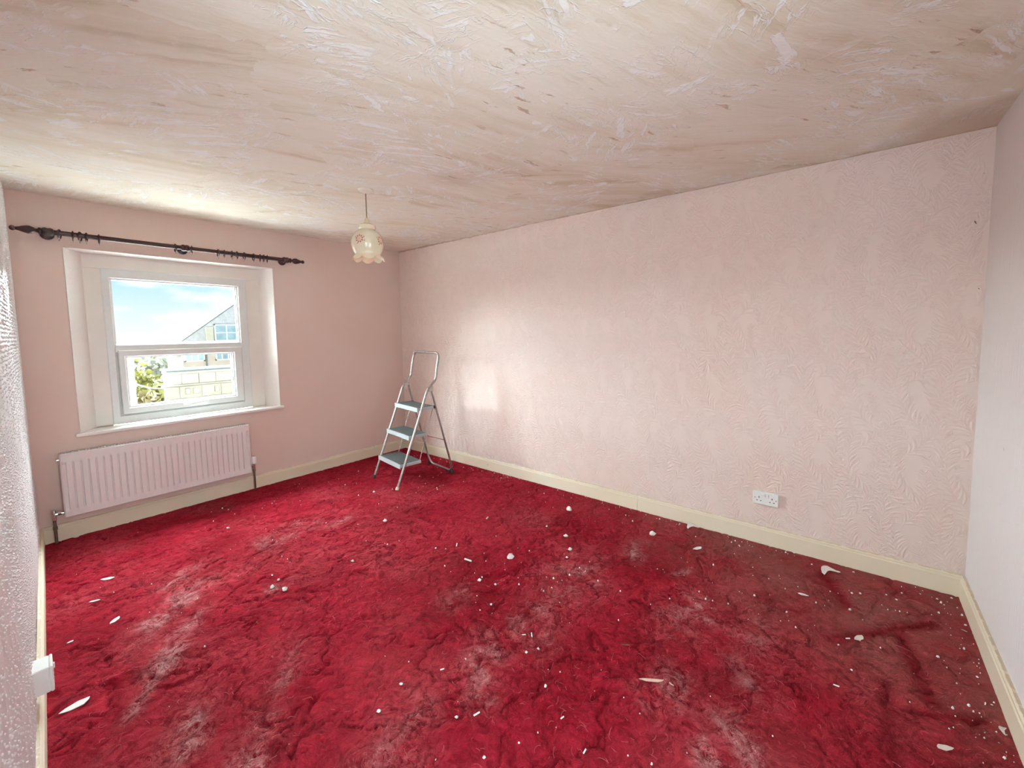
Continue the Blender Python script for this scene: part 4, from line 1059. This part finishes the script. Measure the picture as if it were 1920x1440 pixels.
def build_house():
    y = 26.0
    R = thing('neighbouring_house', (9.7, y, GZ), 'pale house with slate gable and blue-grey windows outside the window', 'house')
    b = MB(); b.box(5.36, 14.0, y, y + 3, GZ, 1.15); b.build('house_wall', M['render'], R, 0)
    b = MB(); v = [(5.36, y, 1.15), (14.0, y, 1.15), (9.68, y, 4.66), (5.36, y + .35, 1.15), (14.0, y + .35, 1.15), (9.68, y + .35, 4.66)]
    b.add(v, [(0, 1, 2), (3, 5, 4), (0, 3, 4, 1), (0, 2, 5, 3), (1, 4, 5, 2)]); b.build('gable', M['slate'], R, 0)
    b = MB()  # hung slates, course by course
    for i in range(22):
        z = 1.15 + i * .155; w0 = (z - 1.15) / .8125 + .06; x0, x1 = 5.36 + w0, 14.0 - w0; x1 = min(x1, 14)
        n = max(1, int((x1 - x0) / .26))
        for k in range(n):
            a = x0 + (x1 - x0) * k / n; c = x0 + (x1 - x0) * (k + 1) / n - .012
            b.add([(a, y - .045, z), (c, y - .045, z), (c, y - .01, z + .17), (a, y - .01, z + .17), (a, y, z), (c, y, z)], [(0, 1, 2, 3), (0, 4, 5, 1)])
    o = b.build('hung_slates', M['slate'], R, 0); o['kind'] = 'stuff'
    for s in (0, 1):
        b = MB(); f = (lambda u, v, t: (u, t, v)) if s == 0 else (lambda u, v, t: (19.36 - u, t, v))
        b.prism([(5.10, .39), (9.68, 4.10), (9.68, 4.26), (5.02, .46)], y + .3, y + 3.2, f); b.build('roof_slope', M['slate'], R, 0)
    for s in (0, 1):
        b = MB(); f = (lambda u, v, t: (u, t, v)) if s == 0 else (lambda u, v, t: (19.36 - u, t, v))
        b.prism([(5.22, 1.04), (9.68, 4.66), (9.68, 4.74), (5.20, 1.10)], y - .06, y + .36, f); b.build('gable_coping', M['lead'], R, 0)
    b = MB(); b.box(6.33, 6.64, y - .16, y, 1.12, 1.86, .01); b.build('pilaster', M['stone'], R, 0)
    def win(x0, x1, z0, z1, nx, nz, nm):
        f = MB(); t = .055
        f.box(x0, x0 + t, y - .14, y, z0, z1); f.box(x1 - t, x1, y - .14, y, z0, z1); f.box(x0, x1, y - .14, y, z0, z0 + t); f.box(x0, x1, y - .14, y, z1 - t, z1)
        for i in range(1, nx): xx = x0 + (x1 - x0) * i / nx; f.box(xx - .025, xx + .025, y - .13, y, z0, z1)
        for i in range(1, nz): zz = z0 + (z1 - z0) * i / nz; f.box(x0, x1, y - .125, y, zz - .02, zz + .02)
        fr = f.build('house_window', M['whitep'], R, 0)
        for i in range(nx):
            for j in range(nz):
                g = MB(); g.box(x0 + (x1 - x0) * i / nx + .02, x0 + (x1 - x0) * (i + 1) / nx - .02, y - .10, y - .07, z0 + (z1 - z0) * j / nz + .015, z0 + (z1 - z0) * (j + 1) / nz - .015); g.build('pane', M['winpane'], fr, 0)
    win(6.70, 7.75, 1.16, 2.02, 2, 2, ''); win(5.42, 6.22, .18, .92, 3, 2, ''); win(6.68, 7.52, .18, .92, 3, 2, '')
    b = MB(); b.tube([(6.30, y - .08, GZ), (6.30, y - .08, 1.1)], .04, 8); b.build('downpipe', M['lead'], R)
    b = MB(); b.box(5.30, 14.1, y - .14, y, 1.06, 1.15, .02); b.build('string_course', M['stone'], R, 0)
build_house()
def build_parapet():
    y = 15.0
    R = thing('stone_building', (5.5, y, GZ), 'cream stone building with lead-capped parapet outside the window', 'building')
    b = MB(); b.box(2.66, 8.5, y + .02, y + .5, GZ, .42); b.build('core', M['stone'], R, 0)
    b = MB(); b.box(2.62, 8.6, y - .10, y + .6, .455, .520, .02); b.build('lead_capping', M['lead'], R, 0)
    b = MB(); b.box(2.64, 8.55, y - .06, y + .55, .385, .455, .015); b.build('coping', M['stone'], R, 0)
    x = 2.66; k = 0
    for w in (.30, .39, .40, .42, .36, .44, .40, .38, .42, .40, .42, .44):
        b = MB(); b.box(x + .006, x + w - .006, y - .01 - .006 * (k % 3), y + .06, .098, .378, .008); b.build('stone', M['stone'], R, 0); x += w; k += 1
    b = MB(); b.prism([(y - .13, .095), (y - .13, .072), (y - .05, .040), (y + .05, .040), (y + .05, .095)], 2.53, 8.6, lambda u, v, t: (t, u, v)); b.build('moulding', M['stone'], R, 0)
    for row in range(5):
        z1 = .032 - row * .33; x = 2.60; k = 0
        for w in (.28, .50, .46, .52, .44, .50, .48):
            w2 = w * (1.0 if row % 2 else .9) + .05
            b = MB(); b.box(x + .006, x + w2 - .006, y - .008 * ((k + row) % 2), y + .06, z1 - .322, z1, .008); b.build('stone', M['stone'], R, 0); x += w2; k += 1
    for x, w in ((3.02, .11), (3.20, .15), (3.70, .12)):
        b = MB(); b.box(x, x + w, y - .07, y + .02, -.20, -.02, .015); b.build('carved_block', M['stone'], R, 0)
build_parapet()
def build_pier():
    R = thing('stone_pier', (.7, 8.5, -.45), 'narrow cream stone pier just outside at the left of the window view', 'pier')
    z = -.45; i = 0
    while z < 1.10:
        h = .40 if z < -.4 else .145
        b = MB(); b.box(.38, 1.085 - .006 * (i % 2), 8.5 - .004 * (i % 3), 8.95, z, z + h - .006, .006); b.build('stone', M['stone'], R, 0); z += h; i += 1
    b = MB(); b.box(.34, 1.10, 8.46, 9.0, z, z + .07, .012); b.build('coping', M['stone'], R, 0)
build_pier()
b = MB(); b.tube([(1.10, 8.60, .735), (1.5, 10.2, .52), (2.1, 12.6, .25), (2.50, 14.84, .085)], .012, 6)
tag(b.build('overhead_cable', M['lead']), 'thin grey cable strung from the stone pier to the stone building', 'cable')

for o in bpy.data.objects:
    if '_o' in o: del o['_o']
